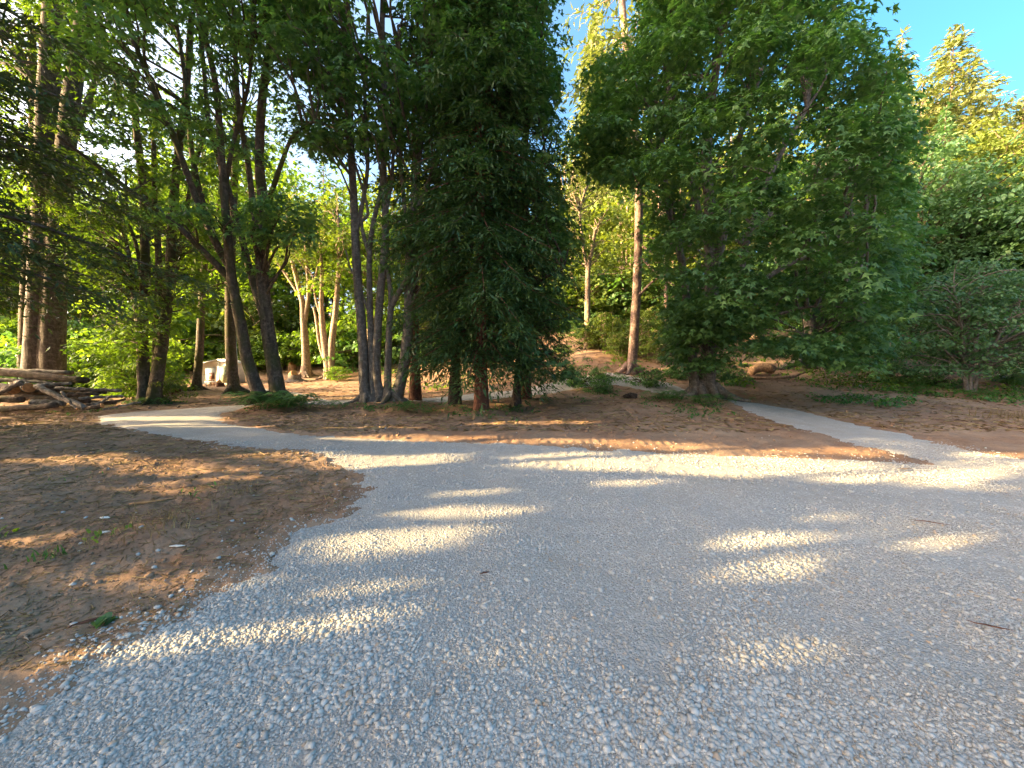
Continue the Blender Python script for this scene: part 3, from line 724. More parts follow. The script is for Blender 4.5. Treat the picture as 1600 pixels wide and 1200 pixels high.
# ================================================================ cedars in the middle
g=G(641,634)
conifer('cedar_tree','slim cedar with reddish bark close behind the clump of grey trunks',g[0]-.1,g[1]+1.2,17,1.9,.2,M['bark_red'],M['cedar'],31,cull=both,z0=5.6,per_m=8,twigs=22,size=.26,wid=.28,droop=.45,hang=1.0,cat='cedar')
g=G(751,646)
conifer('cedar_tree','big dense dark cedar with low hanging boughs and red trunk on the island',g[0],g[1],23,3.1,.19,M['bark_red'],M['cedar'],32,cull=both,z0=1.75,per_m=21,twigs=54,size=.2,wid=.22,droop=.5,hang=1.4,shape=.8,cat='cedar')
g=G(795,634)
conifer('cedar_tree','dark cedar standing right behind the big cedar of the island',g[0]+.6,g[1]+1.2,19,2.6,.22,M['bark_red'],M['cedar'],33,cull=both,z0=1.9,per_m=16,twigs=40,size=.2,wid=.22,droop=.5,hang=1.3,shape=.8,cat='cedar')
g=G(705,637)
conifer('cedar_tree','dark straight trunked cedar just left of the big cedar',g[0],g[1]+.8,18,1.9,.2,M['bark_dark'],M['cedar'],34,cull=both,z0=1.5,per_m=8,twigs=24,size=.25,wid=.28,droop=.45,hang=1.0,shape=.5,cat='cedar')
Ct=gappy(inpoly([(700,-300),(845,-300),(856,20),(862,130),(888,190),(884,280),(900,380),(905,520),(890,590),(850,600),(800,570),(770,480),(780,380),(700,300),(715,150),(690,0)]),19,45,.43)
Ct2=inpoly([(845,-200),(852,0),(858,60),(862,120),(885,200),(870,300),(905,420),(905,580),(860,600),(845,450),(850,300),(835,200),(835,0)])
hero('cedar_side_maple','tall dark maple whose leafy side hangs over the right half of the cedars',
 [([(806,628),(812,560),(815,470),(812,380),(806,290),(800,200),(790,80),(785,-60)],13,7),([(812,430),(835,340),(850,260),(862,220)],8,3),([(806,290),(825,200),(840,110),(845,60)],7,3),([(815,480),(845,440),(880,420)],6,3,13.5,12)],13.6,M['bark_dark'],
 [dict(C=crown_in(300,W(790,200,13.4),(3.0,2.6,9.5),rg,Ct,.3),R=.55,per=46,size=.16,mat=M['maple'],tb=.34,cull=both),
  dict(C=crown_in(60,W(850,250,13),(2,2,9),rg,Ct2,.2),R=.5,per=40,size=.16,mat=M['maple'],tb=.5)],35,cat='maple')

# ================================================================ right-hand maple
Dt=gappy(inpoly([(1010,-260),(1300,-260),(1325,10),(1345,60),(1400,100),(1400,170),(1412,300),(1405,370),(1405,430),(1408,500),(1390,540),(1340,565),(1290,560),(1240,540),(1190,545),(1130,580),(1060,560),(1050,500),(1015,450),(1024,400),(1018,340),(1008,285),(900,250),(895,150),(945,80),(995,40),(1010,-20)]),41,40,.40)
hero('bigleaf_maple','huge round dark maple on two close trunks at the right of the island',
 [([(1089,640),(1085,600),(1082,560),(1076,500),(1070,440),(1060,380),(1045,320),(1030,250)],17,7,14.3,14),
  ([(1103,640),(1105,590),(1109,540),(1112,480),(1111,400),(1109,320),(1104,250),(1110,170),(1125,60),(1135,-60)],26,9,14.3,14.5),
  ([(1108,560),(1128,520),(1146,480),(1156,430),(1175,350),(1210,260),(1260,170)],14,6,14.3,14.5),
  ([(1112,440),(1130,370),(1142,290),(1160,200),(1200,80)],13,6,14.3,13.5),([(1111,400),(1092,330),(1075,260),(1050,170),(1035,80)],10,5,14.3,14),
  ([(1150,470),(1220,420),(1290,390),(1350,370)],9,4,14.3,13),([(1130,520),(1190,500),(1260,480),(1330,480)],7,3,14.3,12.5),
  ([(1170,360),(1240,310),(1310,270),(1380,240)],8,3,14.3,14)],14.3,M['bark_pale'],
 [dict(C=crown_in(1150,(8.6,14.0,8.0),(6.6,4.8,7.9),rg,Dt,.62),R=.62,per=78,size=.155,mat=M['maple'],tb=.5,lf=.16),
  dict(C=crown_in(60,(6.6,13.0,3.0),(2.0,1.6,1.8),rg,inpoly([(1040,460),(1160,460),(1165,545),(1080,570),(1045,530)]),.1),R=.45,per=44,size=.16,mat=M['maple'],tb=.5,lf=.3)],41,cat='maple')
Et=gappy(inpoly([(1180,60),(1410,120),(1435,300),(1430,480),(1405,555),(1330,575),(1200,560),(1170,400)]),43,45,.40)
hero('hill_maple','dark maple on one stout trunk at the foot of the slope behind the huge maple',
 [([(1263,590),(1262,560),(1264,520),(1268,470),(1275,400),(1290,300),(1300,200)],20,8,21,22),([(1268,470),(1310,400),(1340,320)],9,4,21,22),([(1266,500),(1230,440),(1200,380)],8,4,21,21)],21,M['bark_pale'],
 [dict(C=crown_in(330,W(1310,330,22),(7,4.2,9),rg,Et,.35),R=.9,per=52,size=.24,kind='rh',mat=M['maple'],tb=.3,lf=.5)],42,cat='maple')
Ft=inpoly([(1385,570),(1400,490),(1450,425),(1520,388),(1600,400),(1690,450),(1730,600),(1560,578),(1500,575),(1430,572)])
hero('small_bluish_tree','low spreading bluish green tree on a bunch of thin grey stems at the right edge',
 [([(1510,630),(1508,590),(1506,550),(1500,500),(1490,450)],6,3,16.6,16),([(1513,630),(1516,590),(1522,550),(1530,500),(1535,440)],7,3,16.6,16.6),([(1516,630),(1528,590),(1542,560),(1570,510)],5,2,16.6,16.6),([(1509,628),(1511,580),(1514,540),(1512,470)],5,3,16.8,17.4)],16.6,M['bark_pale'],
 [dict(C=crown_in(330,W(1550,500,16.6),(4.9,2.6,3.0),rg,Ft,.3),R=.5,per=62,size=.12,kind='rh',mat=M['blue'],tb=.5,lf=.6)],43,zmin=1.2)
print('right heroes',time.time()-T0)

# ================================================================ behind the clearing
def PX(px,d): return (px-800)/F*d
x=PX(990,20)
hero('fir_trunk_tree','tall fir with a sunlit scaly pinkish trunk behind the gap between cedars and maple',
 [([(985,598),(988,560),(992,500),(996,420),(998,340),(996,260),(985,150),(975,40),(965,-80)],15,9,20,20),([(990,470),(1020,440),(1050,420)],5,2,20,19),([(998,400),(1030,430),(1055,447)],4,2,20,18.5),([(997,380),(1040,410)],4,2,20,19)],20,M['bark_fir'],[],44,cat='fir tree')
rr=np.random.default_rng(5)
fir=[o for o in COL.objects if o.name.startswith('fir_trunk_tree')][0]
_,lb,V,Fc,t=conifer_parts(30,4.2,.2,rr,z0=10.5,per_m=5,twigs=22,size=.34,wid=.3,droop=.3,hang=1.1,shape=.7)
V[:,0]-=.5*np.clip(V[:,2]/20,0,1)
o=obj('limbs',lb.mesh('limbs',M['bark_fir'],True),fir); o=obj('crown',mesh('crown',V,Fc,M['sunlit_fir'],False,t),fir)
hero('thin_background_tree','thin dark forked trunk at the left side of the sunlit gap',[([(917,598),(917,540),(918,480),(919,420),(924,395),(930,360)],11,5),([(919,425),(912,390),(905,330)],6,3)],25,M['bark_warm'],
 [dict(C=crown_in(60,W(910,330,26),(4,3,4.5),rg,lambda a,b:b<430,.2),R=.9,per=44,size=.24,kind='rh',mat=M['yellow'],tb=.2)],45)
hero('thin_background_tree','thin pale trunk right of the scaly fir trunk',[([(1043,590),(1042,540),(1041,480),(1040,420),(1038,350)],8,5)],26,M['bark_fir'],
 [dict(C=crown_in(40,W(1050,320,27),(4,3,4),rg,lambda a,b:b<430,.2),R=.9,per=44,size=.24,kind='rh',mat=M['yellow'],tb=.3)],46)
hero('alder_clump','bunch of slender pale straight stems left of the scaly fir trunk',[([(972,500),(971,450),(972,400),(968,330)],4,3),([(979,500),(979,440),(979,380),(980,320)],5,3),([(986,495),(985,440),(986,380),(988,320)],4,3),([(975,460),(970,420),(964,395)],3,2)],34,M['bark_warm'],
 [dict(C=crown_in(40,W(975,330,34),(4,3,4),rg,lambda a,b:b<420,.2),R=1,per=40,size=.26,kind='rh',mat=M['yellow'],tb=.4)],47)
conifer('conifer','tall pointed olive conifer on the skyline right of the huge maple',PX(1462,38),38,25.6,7.6,.4,M['bark_fir'],M['sunlit_fir'],51,z0=3,per_m=14,twigs=36,size=.5,wid=.34,droop=.15,hang=.5,up=.25,shape=.75)
conifer('conifer','greyish conifer on the skyline at the right edge',PX(1592,43),43,24.5,5.2,.35,M['bark_fir'],M['sunlit_fir'],52,z0=3,per_m=12,twigs=32,size=.55,wid=.34,droop=.2,hang=.5,up=.2,shape=.75)
conifer('conifer','conifer with only its warm lit tip showing over the right shoulder of the huge maple',PX(1381,35),35,23.8,4,.35,M['bark_fir'],M['sunlit_fir'],53,z0=3,per_m=6,twigs=22,size=.5,wid=.34,droop=.2,hang=.5,up=.2)
conifer('conifer','shorter olive conifer between the tall pointed one and the huge maple',PX(1418,37),37,21,5.5,.35,M['bark_fir'],M['sunlit_fir'],57,z0=2,per_m=12,twigs=30,size=.5,wid=.34,droop=.2,hang=.5,up=.2)
conifer('conifer','stout olive conifer right of the tall pointed one',PX(1515,41),41,20.5,6,.35,M['bark_fir'],M['sunlit_fir'],58,z0=2,per_m=12,twigs=30,size=.5,wid=.34,droop=.2,hang=.5,up=.2)
conifer('conifer','pointed olive conifer just left of the right edge',PX(1570,36),36,18.5,5.4,.35,M['bark_fir'],M['sunlit_fir'],59,z0=2,per_m=13,twigs=32,size=.48,wid=.34,droop=.2,hang=.5,up=.2)
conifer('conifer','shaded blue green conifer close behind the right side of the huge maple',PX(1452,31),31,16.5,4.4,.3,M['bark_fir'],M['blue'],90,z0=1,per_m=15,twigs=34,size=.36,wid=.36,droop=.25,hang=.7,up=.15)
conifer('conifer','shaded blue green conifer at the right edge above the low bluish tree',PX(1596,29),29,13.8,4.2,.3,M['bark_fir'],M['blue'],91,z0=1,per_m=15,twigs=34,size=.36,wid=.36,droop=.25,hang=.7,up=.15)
conifer('conifer','sunlit yellowish fir top showing in the blue gap left of the huge maple',PX(925,44),44,30,4.2,.35,M['bark_fir'],M['sunlit_fir'],54,z0=3,per_m=11,twigs=30,size=.6,wid=.34,droop=.3,hang=.7,up=.1,shape=.6)
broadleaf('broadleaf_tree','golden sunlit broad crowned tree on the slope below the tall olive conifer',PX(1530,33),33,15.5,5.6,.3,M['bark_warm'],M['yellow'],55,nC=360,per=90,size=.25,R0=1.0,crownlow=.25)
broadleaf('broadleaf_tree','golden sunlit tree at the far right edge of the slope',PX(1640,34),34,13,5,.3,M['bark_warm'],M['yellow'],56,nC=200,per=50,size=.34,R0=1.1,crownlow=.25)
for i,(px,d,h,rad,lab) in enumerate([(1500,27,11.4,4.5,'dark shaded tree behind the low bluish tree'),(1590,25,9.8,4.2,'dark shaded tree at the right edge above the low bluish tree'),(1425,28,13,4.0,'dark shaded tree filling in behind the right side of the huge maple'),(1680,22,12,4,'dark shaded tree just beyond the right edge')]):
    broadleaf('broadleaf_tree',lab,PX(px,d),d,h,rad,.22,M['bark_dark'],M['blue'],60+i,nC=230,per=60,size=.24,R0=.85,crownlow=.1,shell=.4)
print('right back',time.time()-T0)

# background wood: a few prototypes, copied
def protos():
    P=[]
    P.append(('A',broadleaf('broadleaf_tree','leafy tree of the sunlit wood behind the clearing',0,0,13,3.6,.17,M['bark_mossy'],M['maple_sunlit'],71,nC=120,per=52,size=.27,R0=.95,crownlow=.12,nst=2,spread=.08,rough=.45)))
    P.append(('B',broadleaf('broadleaf_tree','leafy tree of the sunlit wood behind the clearing',0,0,12,3.2,.15,M['bark_warm'],M['maple_sunlit'],72,nC=95,per=52,size=.25,R0=.9,crownlow=.3,nst=3,spread=.12,rough=.5)))
    P.append(('Y',broadleaf('broadleaf_tree','leafy tree of the sunlit wood behind the clearing',0,0,12.5,3.4,.15,M['bark_warm'],M['yellow'],73,nC=105,per=52,size=.27,R0=.95,crownlow=.2,nst=2,spread=.1,rough=.5,tb=.3)))
    P.append(('C',conifer('conifer','conifer of the wood behind the clearing',0,0,16,2.8,.22,M['bark_fir'],M['fir'],74,z0=2.5,per_m=7,twigs=20,size=.4,wid=.32,droop=.3,hang=.8)))
    P.append(('G',conifer('conifer','conifer of the wood behind the clearing',0,0,16,2.6,.2,M['bark_fir'],M['sunlit_fir'],75,z0=3.5,per_m=7,twigs=20,size=.4,wid=.32,droop=.3,hang=.8)))
    P.append(('T',broadleaf('broadleaf_tree','leafy tree of the sunlit wood behind the clearing',0,0,13,2.2,.12,M['bark_warm'],M['maple_sunlit'],76,nC=55,per=46,size=.25,R0=.85,crownlow=.45,nst=1,rough=.5)))
    P.append(('S',broadleaf('shrub','leafy green shrub at the edge of the wood',0,0,2.6,1.5,.03,M['bark_mossy'],M['maple_sunlit'],77,nC=60,per=46,size=.14,R0=.4,crownlow=.05,nst=4,spread=.2,cat='shrub',rough=.45)))
    P.append(('U',broadleaf('shrub','leafy green shrub at the edge of the wood',0,0,2.0,1.7,.03,M['bark_mossy'],M['maple'],78,nC=60,per=46,size=.13,R0=.4,crownlow=.02,nst=4,spread=.25,cat='shrub',rough=.5,tb=.6)))
    P.append(('V',broadleaf('shrub','leafy green shrub at the edge of the wood',0,0,2.8,1.6,.03,M['bark_warm'],M['yellow'],79,nC=60,per=44,size=.14,R0=.42,crownlow=.05,nst=4,spread=.25,cat='shrub',rough=.5,tb=.2)))
    return dict(P)
PR=protos(); used=set()
def put(k,x,y,s,group,rs,label=None,sink=.0):
    o=PR[k] if k not in used else copy_tree(PR[k]); used.add(k)
    if label: o['label']=label
    o['group']=group; o.location=(x,y,gz(x,y)-sink); o.rotation_euler=(0,0,rs.random()*6.283); o.scale=(s*(.9+.25*rs.random()),)*2+(s,)
    return o
rs=np.random.default_rng(99)
WG='trees of the wood behind the clearing'
SUN2=SUNV[:2]/np.linalg.norm(SUNV[:2])
def blocks(x,y,r=2.6):
    # would a tree here stand between the sun and one of the places the evening sun reaches?
    for tx,ty,reach in [(*W(331,585,25.6)[:2],22),(*W(560,585,26)[:2],14),(*W(500,585,29)[:2],14),(*W(640,585,24)[:2],8)]:
        v=np.array([x-tx,y-ty]); k=v@SUN2
        if -1<k<reach and abs(v[0]*SUN2[1]-v[1]*SUN2[0])<r: return True
    return False
def clear(x,y):
    if blocks(x,y): return False
    px=800+F*x/y
    if y<33 and 300<px<545: return False      # open ground round the shed and the sunlit slope
    if y<30 and 545<px<1180: return False
    return True
for d,step,px0,px1 in [(24,6.5,-260,1900),(31,6,-260,1900),(39,5.5,-260,1900),(48,5.5,-260,1900),(60,6,-260,1900),(76,7.5,-260,1900)]:
    x=PX(px0,d)
    while x<PX(px1,d):
        xx=x+rs.normal(0,1.3); yy=d+rs.normal(0,1.6); x+=step*(.8+.4*rs.random()); px=800+F*xx/yy
        if not clear(xx,yy): continue
        if px>1350 and yy<45: continue
        if px<560: k=rs.choice(['A','B','T','A','C','Y']) ; top=rs.uniform(230,330) if px<250 else rs.uniform(215,310)
        elif px<860: k=rs.choice(['A','Y','G','B']); top=rs.uniform(230,340)
        elif px<1350: k=rs.choice(['Y','G','Y','T','A','C']); top=rs.uniform(150,300) if px>960 else rs.uniform(225,300)
        else: k=rs.choice(['C','A','G','Y']); top=rs.uniform(190,280)
        if yy<29 and px<560: top=rs.uniform(250,400)
        hh={'A':13,'B':12,'Y':12.5,'C':16,'G':16,'T':13}[k]
        want=(565-top)/F*yy+1.6-gz(xx,yy); s=float(np.clip(want/hh,.55,1.6))
        put(k,xx,yy,s,WG,rs)
SG='shrubs along the edge of the wood'
for d,n,a,b in [(33,9,240,880),(38,14,230,880),(34,8,870,1060),(40,12,860,1320),(46,14,100,1000),(30,6,-100,230)]:
    for i in range(n):
        px=a+(b-a)*(i+rs.random())/n; yy=d+rs.normal(0,1.2); xx=PX(px,yy)
        if blocks(xx,yy,1.6) or (280<px<385 and yy<36): continue
        put(rs.choice(['S','U','V','S']) if px<860 else rs.choice(['V','U','V']),xx,yy,rs.uniform(1.5,2.6),SG,rs,sink=.1)
for d,n,a,b in [(19,16,-300,290),(23,20,-250,470),(27,18,-200,560),(34,22,250,1000),(27,7,860,1200),(25,8,870,1075),(31,11,870,1090),(35,12,860,1100),(31,18,850,1500),(23,9,1340,1800),(33,24,900,1700),(36,16,-100,600)]:
    for i in range(n):
        px=a+(b-a)*(i+rs.random())/n; yy=d+rs.normal(0,1.2); xx=PX(px,yy)
        if 235<px<545 and yy<31.5: continue
        if blocks(xx,yy,1.3): continue
        k=rs.choice(['S','U','S']) if px<600 else rs.choice(['U','V','V','U'])
        if 1180<px: k=rs.choice(['U','U','V'])
        s=rs.uniform(.8,1.5) if px<600 else rs.uniform(.35,.95)
        put(k,xx,yy,s,SG,rs,sink=.1)
for px,py,d,s,k,lab in [(968,560,23,.55,'V','small yellowish shrub on the sunlit slope left of the scaly fir trunk'),(1025,570,22,.5,'V','small yellowish shrub on the sunlit slope right of the scaly fir trunk'),(1062,590,19,.45,'U','small green shrub just left of the huge maple trunks'),(940,598,19,.4,'U','low green shrub on the sunlit slope near the cedars'),(1150,600,18.5,.4,'U','low green shrub just right of the huge maple trunks'),(1010,575,17.5,.55,'U','loose green shrub growing in front of the scaly fir trunk'),(935,580,16.5,.42,'U','small dark shrub at the right foot of the cedars'),(905,590,18,.6,'U','leafy shrub between the cedars and the sunlit gap'),
    (1330,575,17.5,.8,'V','small bright yellow green shrub under the right side of the huge maple'),(1400,600,18,.6,'U','dark shrub low between the huge maple and the bluish tree'),(265,600,15.5,.45,'V','small yellow green bush at the foot of the mossy maple by the road'),(525,585,28,.5,'S','small bright bush at the foot of the forked sunlit tree'),(205,600,16,.7,'S','leafy bush behind the right end of the log pile'),(1460,610,17.6,.45,'U','dark low shrub left of the thin grey stems'),(1580,600,18,.45,'U','low green shrub right of the thin grey stems')]:
    o=copy_tree(PR[k]); o['label']=lab
    if 'group' in o: del o['group']
    x=PX(px,d); o.location=(x,d,gz(x,d)-.1); o.rotation_euler=(0,0,rs.random()*6); o.scale=(s,s,s)
print('wood',time.time()-T0)
# forest floor greenery (stuff)
n=5200
xx=rs.uniform(-60,60,n); yy=rs.uniform(16,62,n); k=(fbm(xx*.25,yy*.25,61,3)>.46)&(np.abs(xx)<1.5*yy+3)
px=800+F*xx/yy; k&=~((px>300)&(px<560)&(yy<31)); k&=(gravel_sdf(xx,yy)<-.8); k&=~((yy<19)&(px>250)&(px<1150)); k&=(yy>26)|(px<250)|(px>1150)|(rs.random(n)<.75)
xx,yy=xx[k],yy[k]; C=np.stack([xx,yy,H(xx,yy)+.18+.25*rs.random(len(xx))],1)
V,Fc,tn=domes(C,.5,20,rs,.15,'rh',tb=.45)
tag(obj('undergrowth',mesh('undergrowth',V,Fc,M['maple_sunlit'],False,tn)),'low leafy ground cover on the floor of the wood','undergrowth',None,'stuff')

n=1500; xx=rs.uniform(9.5,34,n); yy=rs.uniform(12.6,19,n); k=(gravel_sdf(xx,yy)<-.9)&(fbm(xx*.5,yy*.5,62,3)>.42)&(yy>12.4+.04*xx+rs.random(n)*1.5)
xx,yy=xx[k],yy[k]; zz,_=surf(xx,yy); V,Fc,tn=domes(np.stack([xx,yy,zz+.10+.12*rs.random(len(xx))],1),.3,16,rs,.10,'rh',tb=.5)
tag(obj('weed_patch',mesh('weed_patch',V,Fc,M['fern'],False,tn)),'low weeds and seedlings on the bank right of the side road','weeds',None,'stuff')
# ================================================================ log pile
def log(name,label,p0,p1,r,mat=M['log'],d0=13.0,d1=13.0,cut=0,seed=0,bend=.0):
    rg_=np.random.default_rng(seed+500); a=W(*p0,d0); b=W(*p1,d1); e=empty(name,a,label,'log')
    n=12; s=np.linspace(0,1,n); P=a+(b-a)*s[:,None]; P[:,2]+=bend*np.sin(s*math.pi); P+=rg_.normal(0,.012,(n,3))
    mb=MB(); tube(mb,P,r*np.linspace(1,.82,n),12,.06,rg_,cap=True)
    o=obj('bark',mb.mesh('bark',mat,True,a),e)
    for end,flag in((0,1),(1,2)):
        if cut&flag:
            p=P[0] if end==0 else P[-1]; t=(P[0]-P[1]) if end==0 else (P[-1]-P[-2]); t/=np.linalg.norm(t)
            mb=MB(); tube(mb,np.array([p-t*.02,p+t*.012,p+t*.014]),np.array([1,1,.97])*(r*(1 if end==0 else .82)*1.0),14,cap=True)
            obj('cut_end',mb.mesh('cut_end',M['cut'],False,a),e)
    # knots
    return e
LG=[('pale log lying highest across the back of the pile',(-40,577),(112,583),.10,'log',14.3,14.5,0),
('long dark brown log running the full width of the pile near its top',(-40,577),(136,595),.13,'log_dark',13.7,13.5,0),
('thin grey log under the long dark brown log',(-30,591),(82,598),.06,'log',13.3,13.6,0),
('thin pale pole in the gap under the dark brown log, at the left edge',(-30,596),(70,592),.06,'log',13.4,13.8,0),
('thick log with an orange sawn face seen end on, the left of the two',(22,609),(-30,600),.15,'log_dark',12.6,13.6,1),
('thick log with an orange sawn face seen end on, the right of the two',(46,606),(20,596),.145,'log',12.5,14.0,1),
('crooked pale branch leaning down to the left from the sawn logs',(34,598),(-25,625),.07,'log',12.4,12.3,0),
('smooth pale log sloping down to the right from the sawn faces to the ground',(56,604),(134,637),.085,'log',12.5,12.2,0),
('short grey log beside the right sawn face',(58,602),(112,599),.06,'log',12.9,13.2,0),
('thick grey log lying low at the left edge of the pile',(-40,625),(36,624),.11,'log_dark',12.5,12.5,0),
('log with a dull orange end under the sloping pale log',(48,628),(100,630),.11,'log',12.5,12.7,1),
('long grey log lying on the ground along the front of the pile',(-40,642),(88,634),.10,'log_dark',12.1,12.1,0),
('thin forked stick crossing the sloping pale log',(96,612),(120,639),.035,'log',12.1,11.9,2),
('thin pole lying highest at the right end of the pile',(88,607),(190,610),.06,'log',13.4,13.6,0),
('thick short log in the middle of the right end of the pile',(100,617),(152,615),.075,'log_dark',13.0,13.1,1),
('pale stick lying over the right end of the pile',(124,622),(193,619),.05,'log',12.8,13.2,0),
('pale stick slanting up to the right at the right end of the pile',(138,637),(176,619),.04,'log',12.4,12.6,0),
('thin grey stick low at the right end of the pile',(135,632),(196,624),.045,'log_dark',12.6,12.9,0),
('short log with a dark red sawn end on the ground by the road',(160,634),(133,638),.07,'log_dark',12.2,12.2,1),
('thin stick trailing off the pile towards the mossy maple',(160,640),(220,628),.03,'log',12.3,12.8,0),
('dark log deep in the left side of the pile',(-40,612),(90,612),.12,'log_dark',13.4,13.4,0),
('dark log deep in the middle of the pile',(20,620),(140,626),.10,'log_dark',13.2,13.2,0),
('dark log filling the gap under the long dark brown log',(-40,604),(98,606),.11,'log_dark',13.9,13.9,0),
('dark log at the back of the right end of the pile',(60,611),(165,612),.09,'log_dark',13.7,13.7,0),
('dark log lying on the soil at the back of the pile',(-40,619),(120,621),.13,'log_dark',13.8,13.8,0),
('dark log deep in the right half of the pile',(70,625),(180,630),.08,'log_dark',13.2,13.3,0)]
for i,(lab,a,b,r,mt,d0,d1,cut) in enumerate(LG): log('log',lab,a,b,r,M[mt],d0,d1,cut,i,.0)

# ================================================================ shed and the things about it
d=26.0
def shed():
    a=W(309.5,601,d); root=np.array([a[0],a[1],gz(a[0],a[1])]); e=empty('garden_shed',root,'small white gabled shed among the trees beyond the road bend','shed')
    Wd,Dp,hL,hA,hR=1.88,2.0,1.22,1.56,1.32   # front width, depth, eave and apex heights
    ax=1.25                                      # ridge offset along the front
    ang=R(8)
    ca,sa=math.cos(ang),math.sin(ang)
    def T(v): v=np.array(v,float); return np.stack([v[:,0]*ca-v[:,1]*sa,v[:,0]*sa+v[:,1]*ca,v[:,2]],1)
    mb=MB(); F_=[[0,0,0],[Wd,0,0],[Wd,0,hR],[ax,0,hA],[0,0,hL]]; B_=[[x,Dp,z] for x,_,z in F_]
    V=T(F_+B_); mb.add(V,[[0,5,9,4],[1,2,7,6],[4,9,8,3],[3,8,7,2],[0,1,6,5]],[[0,1,4],[1,3,4],[1,2,3],[5,9,6],[6,9,8],[6,8,7]]); obj('wall',mb.mesh('wall',M['offwhite']),e)
    mb=MB()
    for (x0,z0,x1,z1) in((-.1,hL+.0,ax,hA+.03),(ax,hA+.03,Wd+.08,hR+.0)):
        P=[[x0,-.12,z0],[x1,-.12,z1],[x1,Dp+.1,z1],[x0,Dp+.1,z0]]; Q=[[x,y,z+.06] for x,y,z in P]
        mb.add(T(P+Q),[[0,1,2,3],[4,7,6,5],[0,4,5,1],[1,5,6,2],[2,6,7,3],[3,7,4,0]])
    obj('roof',mb.mesh('roof',M['white']),e)
    def panel(x0,x1,z0,z1,y,mat,nm,th=.03):
        mb=MB(); P=[[x0,y,z0],[x1,y,z0],[x1,y,z1],[x0,y,z1]]; Q=[[x,y-th,z] for x,y,z in P]
        mb.add(T(P+Q),[[0,1,2,3],[4,7,6,5],[0,4,5,1],[1,5,6,2],[2,6,7,3],[3,7,4,0]]); return obj(nm,mb.mesh(nm,mat),e)
    panel(0,.16,0,hL-.02,-.003,M['white'],'corner_trim'); panel(ax-.02,ax+.05,0,hA-.08,-.003,M['white'],'corner_trim')
    panel(ax+.09,Wd-.06,.12,hR-.12,-.003,M['leaf_reflection'],'window'); panel(.5,1.08,0,1.08,-.003,M['offwhite'],'door',.02)
    return e
shed()
def at(px,py,dd): 
    p=W(px,py,dd); return np.array([p[0],p[1],gz(p[0],p[1])])
p=at(333,598,24.6)
e=empty('low_table',p,'low pale plank table in front of the white shed','table'); mb=MB(); box(mb,(0,0,.30),(.75,.4,.05)); obj('table_top',mb.mesh('table_top',M['white']),e)
for sx in(-.3,.3):
    for sy in(-.14,.14):
        mb=MB(); box(mb,(sx,sy,.137),(.05,.05,.274)); obj('leg',mb.mesh('leg',M['offwhite']),e)
e=empty('wooden_chair',at(328,597,25.2),'small brown wooden chair back against the shed wall','chair')
mb=MB(); box(mb,(0,0,.35),(.36,.36,.04)); obj('seat',mb.mesh('seat',M['brown']),e)
mb=MB(); box(mb,(0,.17,.62),(.34,.03,.42)); obj('backrest',mb.mesh('backrest',M['brown']),e)
for sx in(-.15,.15):
    for sy in(-.13,.13):
        mb=MB(); box(mb,(sx,sy,.16),(.04,.04,.325)); obj('leg',mb.mesh('leg',M['brown']),e)
def stump(name,label,px,py,dd,r,h,mat=M['stump'],seed=0,roots=5):
    rg_=np.random.default_rng(900+seed); p=at(px,py,dd); e=empty(name,p,label,'stump')
    z=np.array([-.1,0,.12,.3,1])*h; P=np.stack([z*0,z*0,z],1); mb=MB(); tube(mb,P,r*np.array([1.6,1.45,1.15,1.03,.95]),14,.14,rg_,cap=False)
    for k in range(roots):
        a=rg_.random()*6.28; u=np.array([math.cos(a),math.sin(a)]); s=np.linspace(0,1,5)
        Pr=np.stack([u[0]*r*(.5+1.7*s),u[1]*r*(.5+1.7*s),.28*h*(1-s)**2-.04],1); tube(mb,Pr,r*np.array([.4,.33,.25,.17,.08]),7,.1,rg_)
    obj('bark',mb.mesh('bark',mat,True),e)
    mb=MB(); tube(mb,np.array([[0,0,h*.97],[0,0,h*1.02],[.01,0,h*1.03]]),np.array([.95,.9,.85])*r,14,.06,rg_,cap=True); obj('cut_face',mb.mesh('cut_face',M['cut'] if r>.15 else mat),e); return e
stump('tree_stump','dark reddish stump in front of the white shed',344,603,23.8,.2,.3,M['bark_red'],1)
stump('tree_stump','pale weathered stump up the slope left of the sunlit pair of trees',457,577,32,.3,.55,M['stump'],2)
stump('tree_stump','low grey stump on the left rim of the sunlit slope',461,588,28,.42,.42,M['bark_pale'],3)
stump('tree_stump','small stump in the undergrowth right of the scaly fir trunk',1078,568,23,.2,.4,M['stump'],4)
def rootwad(label,px,py,dd,s,mat,seed,n=16,flat=.6):
    rg_=np.random.default_rng(seed); p=at(px,py,dd); e=empty('root_wad',p,label,'root wad'); mb=MB()
    tube(mb,np.array([[-.5*s,.1,.12*s],[0,0,.3*s],[.45*s,-.1,.26*s]]),np.array([.16,.24,.2])*s,12,.15,rg_,cap=True)
    for k in range(n):
        a=rg_.uniform(0,6.28); b=rg_.uniform(-.2,1.2); u=np.array([math.cos(a)*math.cos(b),math.sin(a)*math.cos(b),math.sin(b)*flat]); l=s*rg_.uniform(.35,.8); t=np.linspace(0,1,6)[:,None]
        P=np.array([rg_.uniform(-.3,.3)*s,0,.22*s])+u*t*l+rg_.normal(0,.04*s,(6,3))*t; P[:,2]=np.maximum(P[:,2]-.25*l*t[:,0]**2,.0); tube(mb,P,s*np.linspace(.08,.015,6),6,.1,rg_)
    obj('roots',mb.mesh('roots',mat,True),e); return e
rootwad('tangle of upturned reddish roots beside the mossy maple, left of the shed',268,597,20,.9,M['bark_red'],12,22)
rootwad('jagged upturned root with dark hollow behind the reddish roots',262,590,21.5,.8,M['stump'],13,18)
rootwad('bleached fallen tree butt high on the slope right of the huge maple trunks',1184,548,27,.95,M['bark_warm'],14,12)
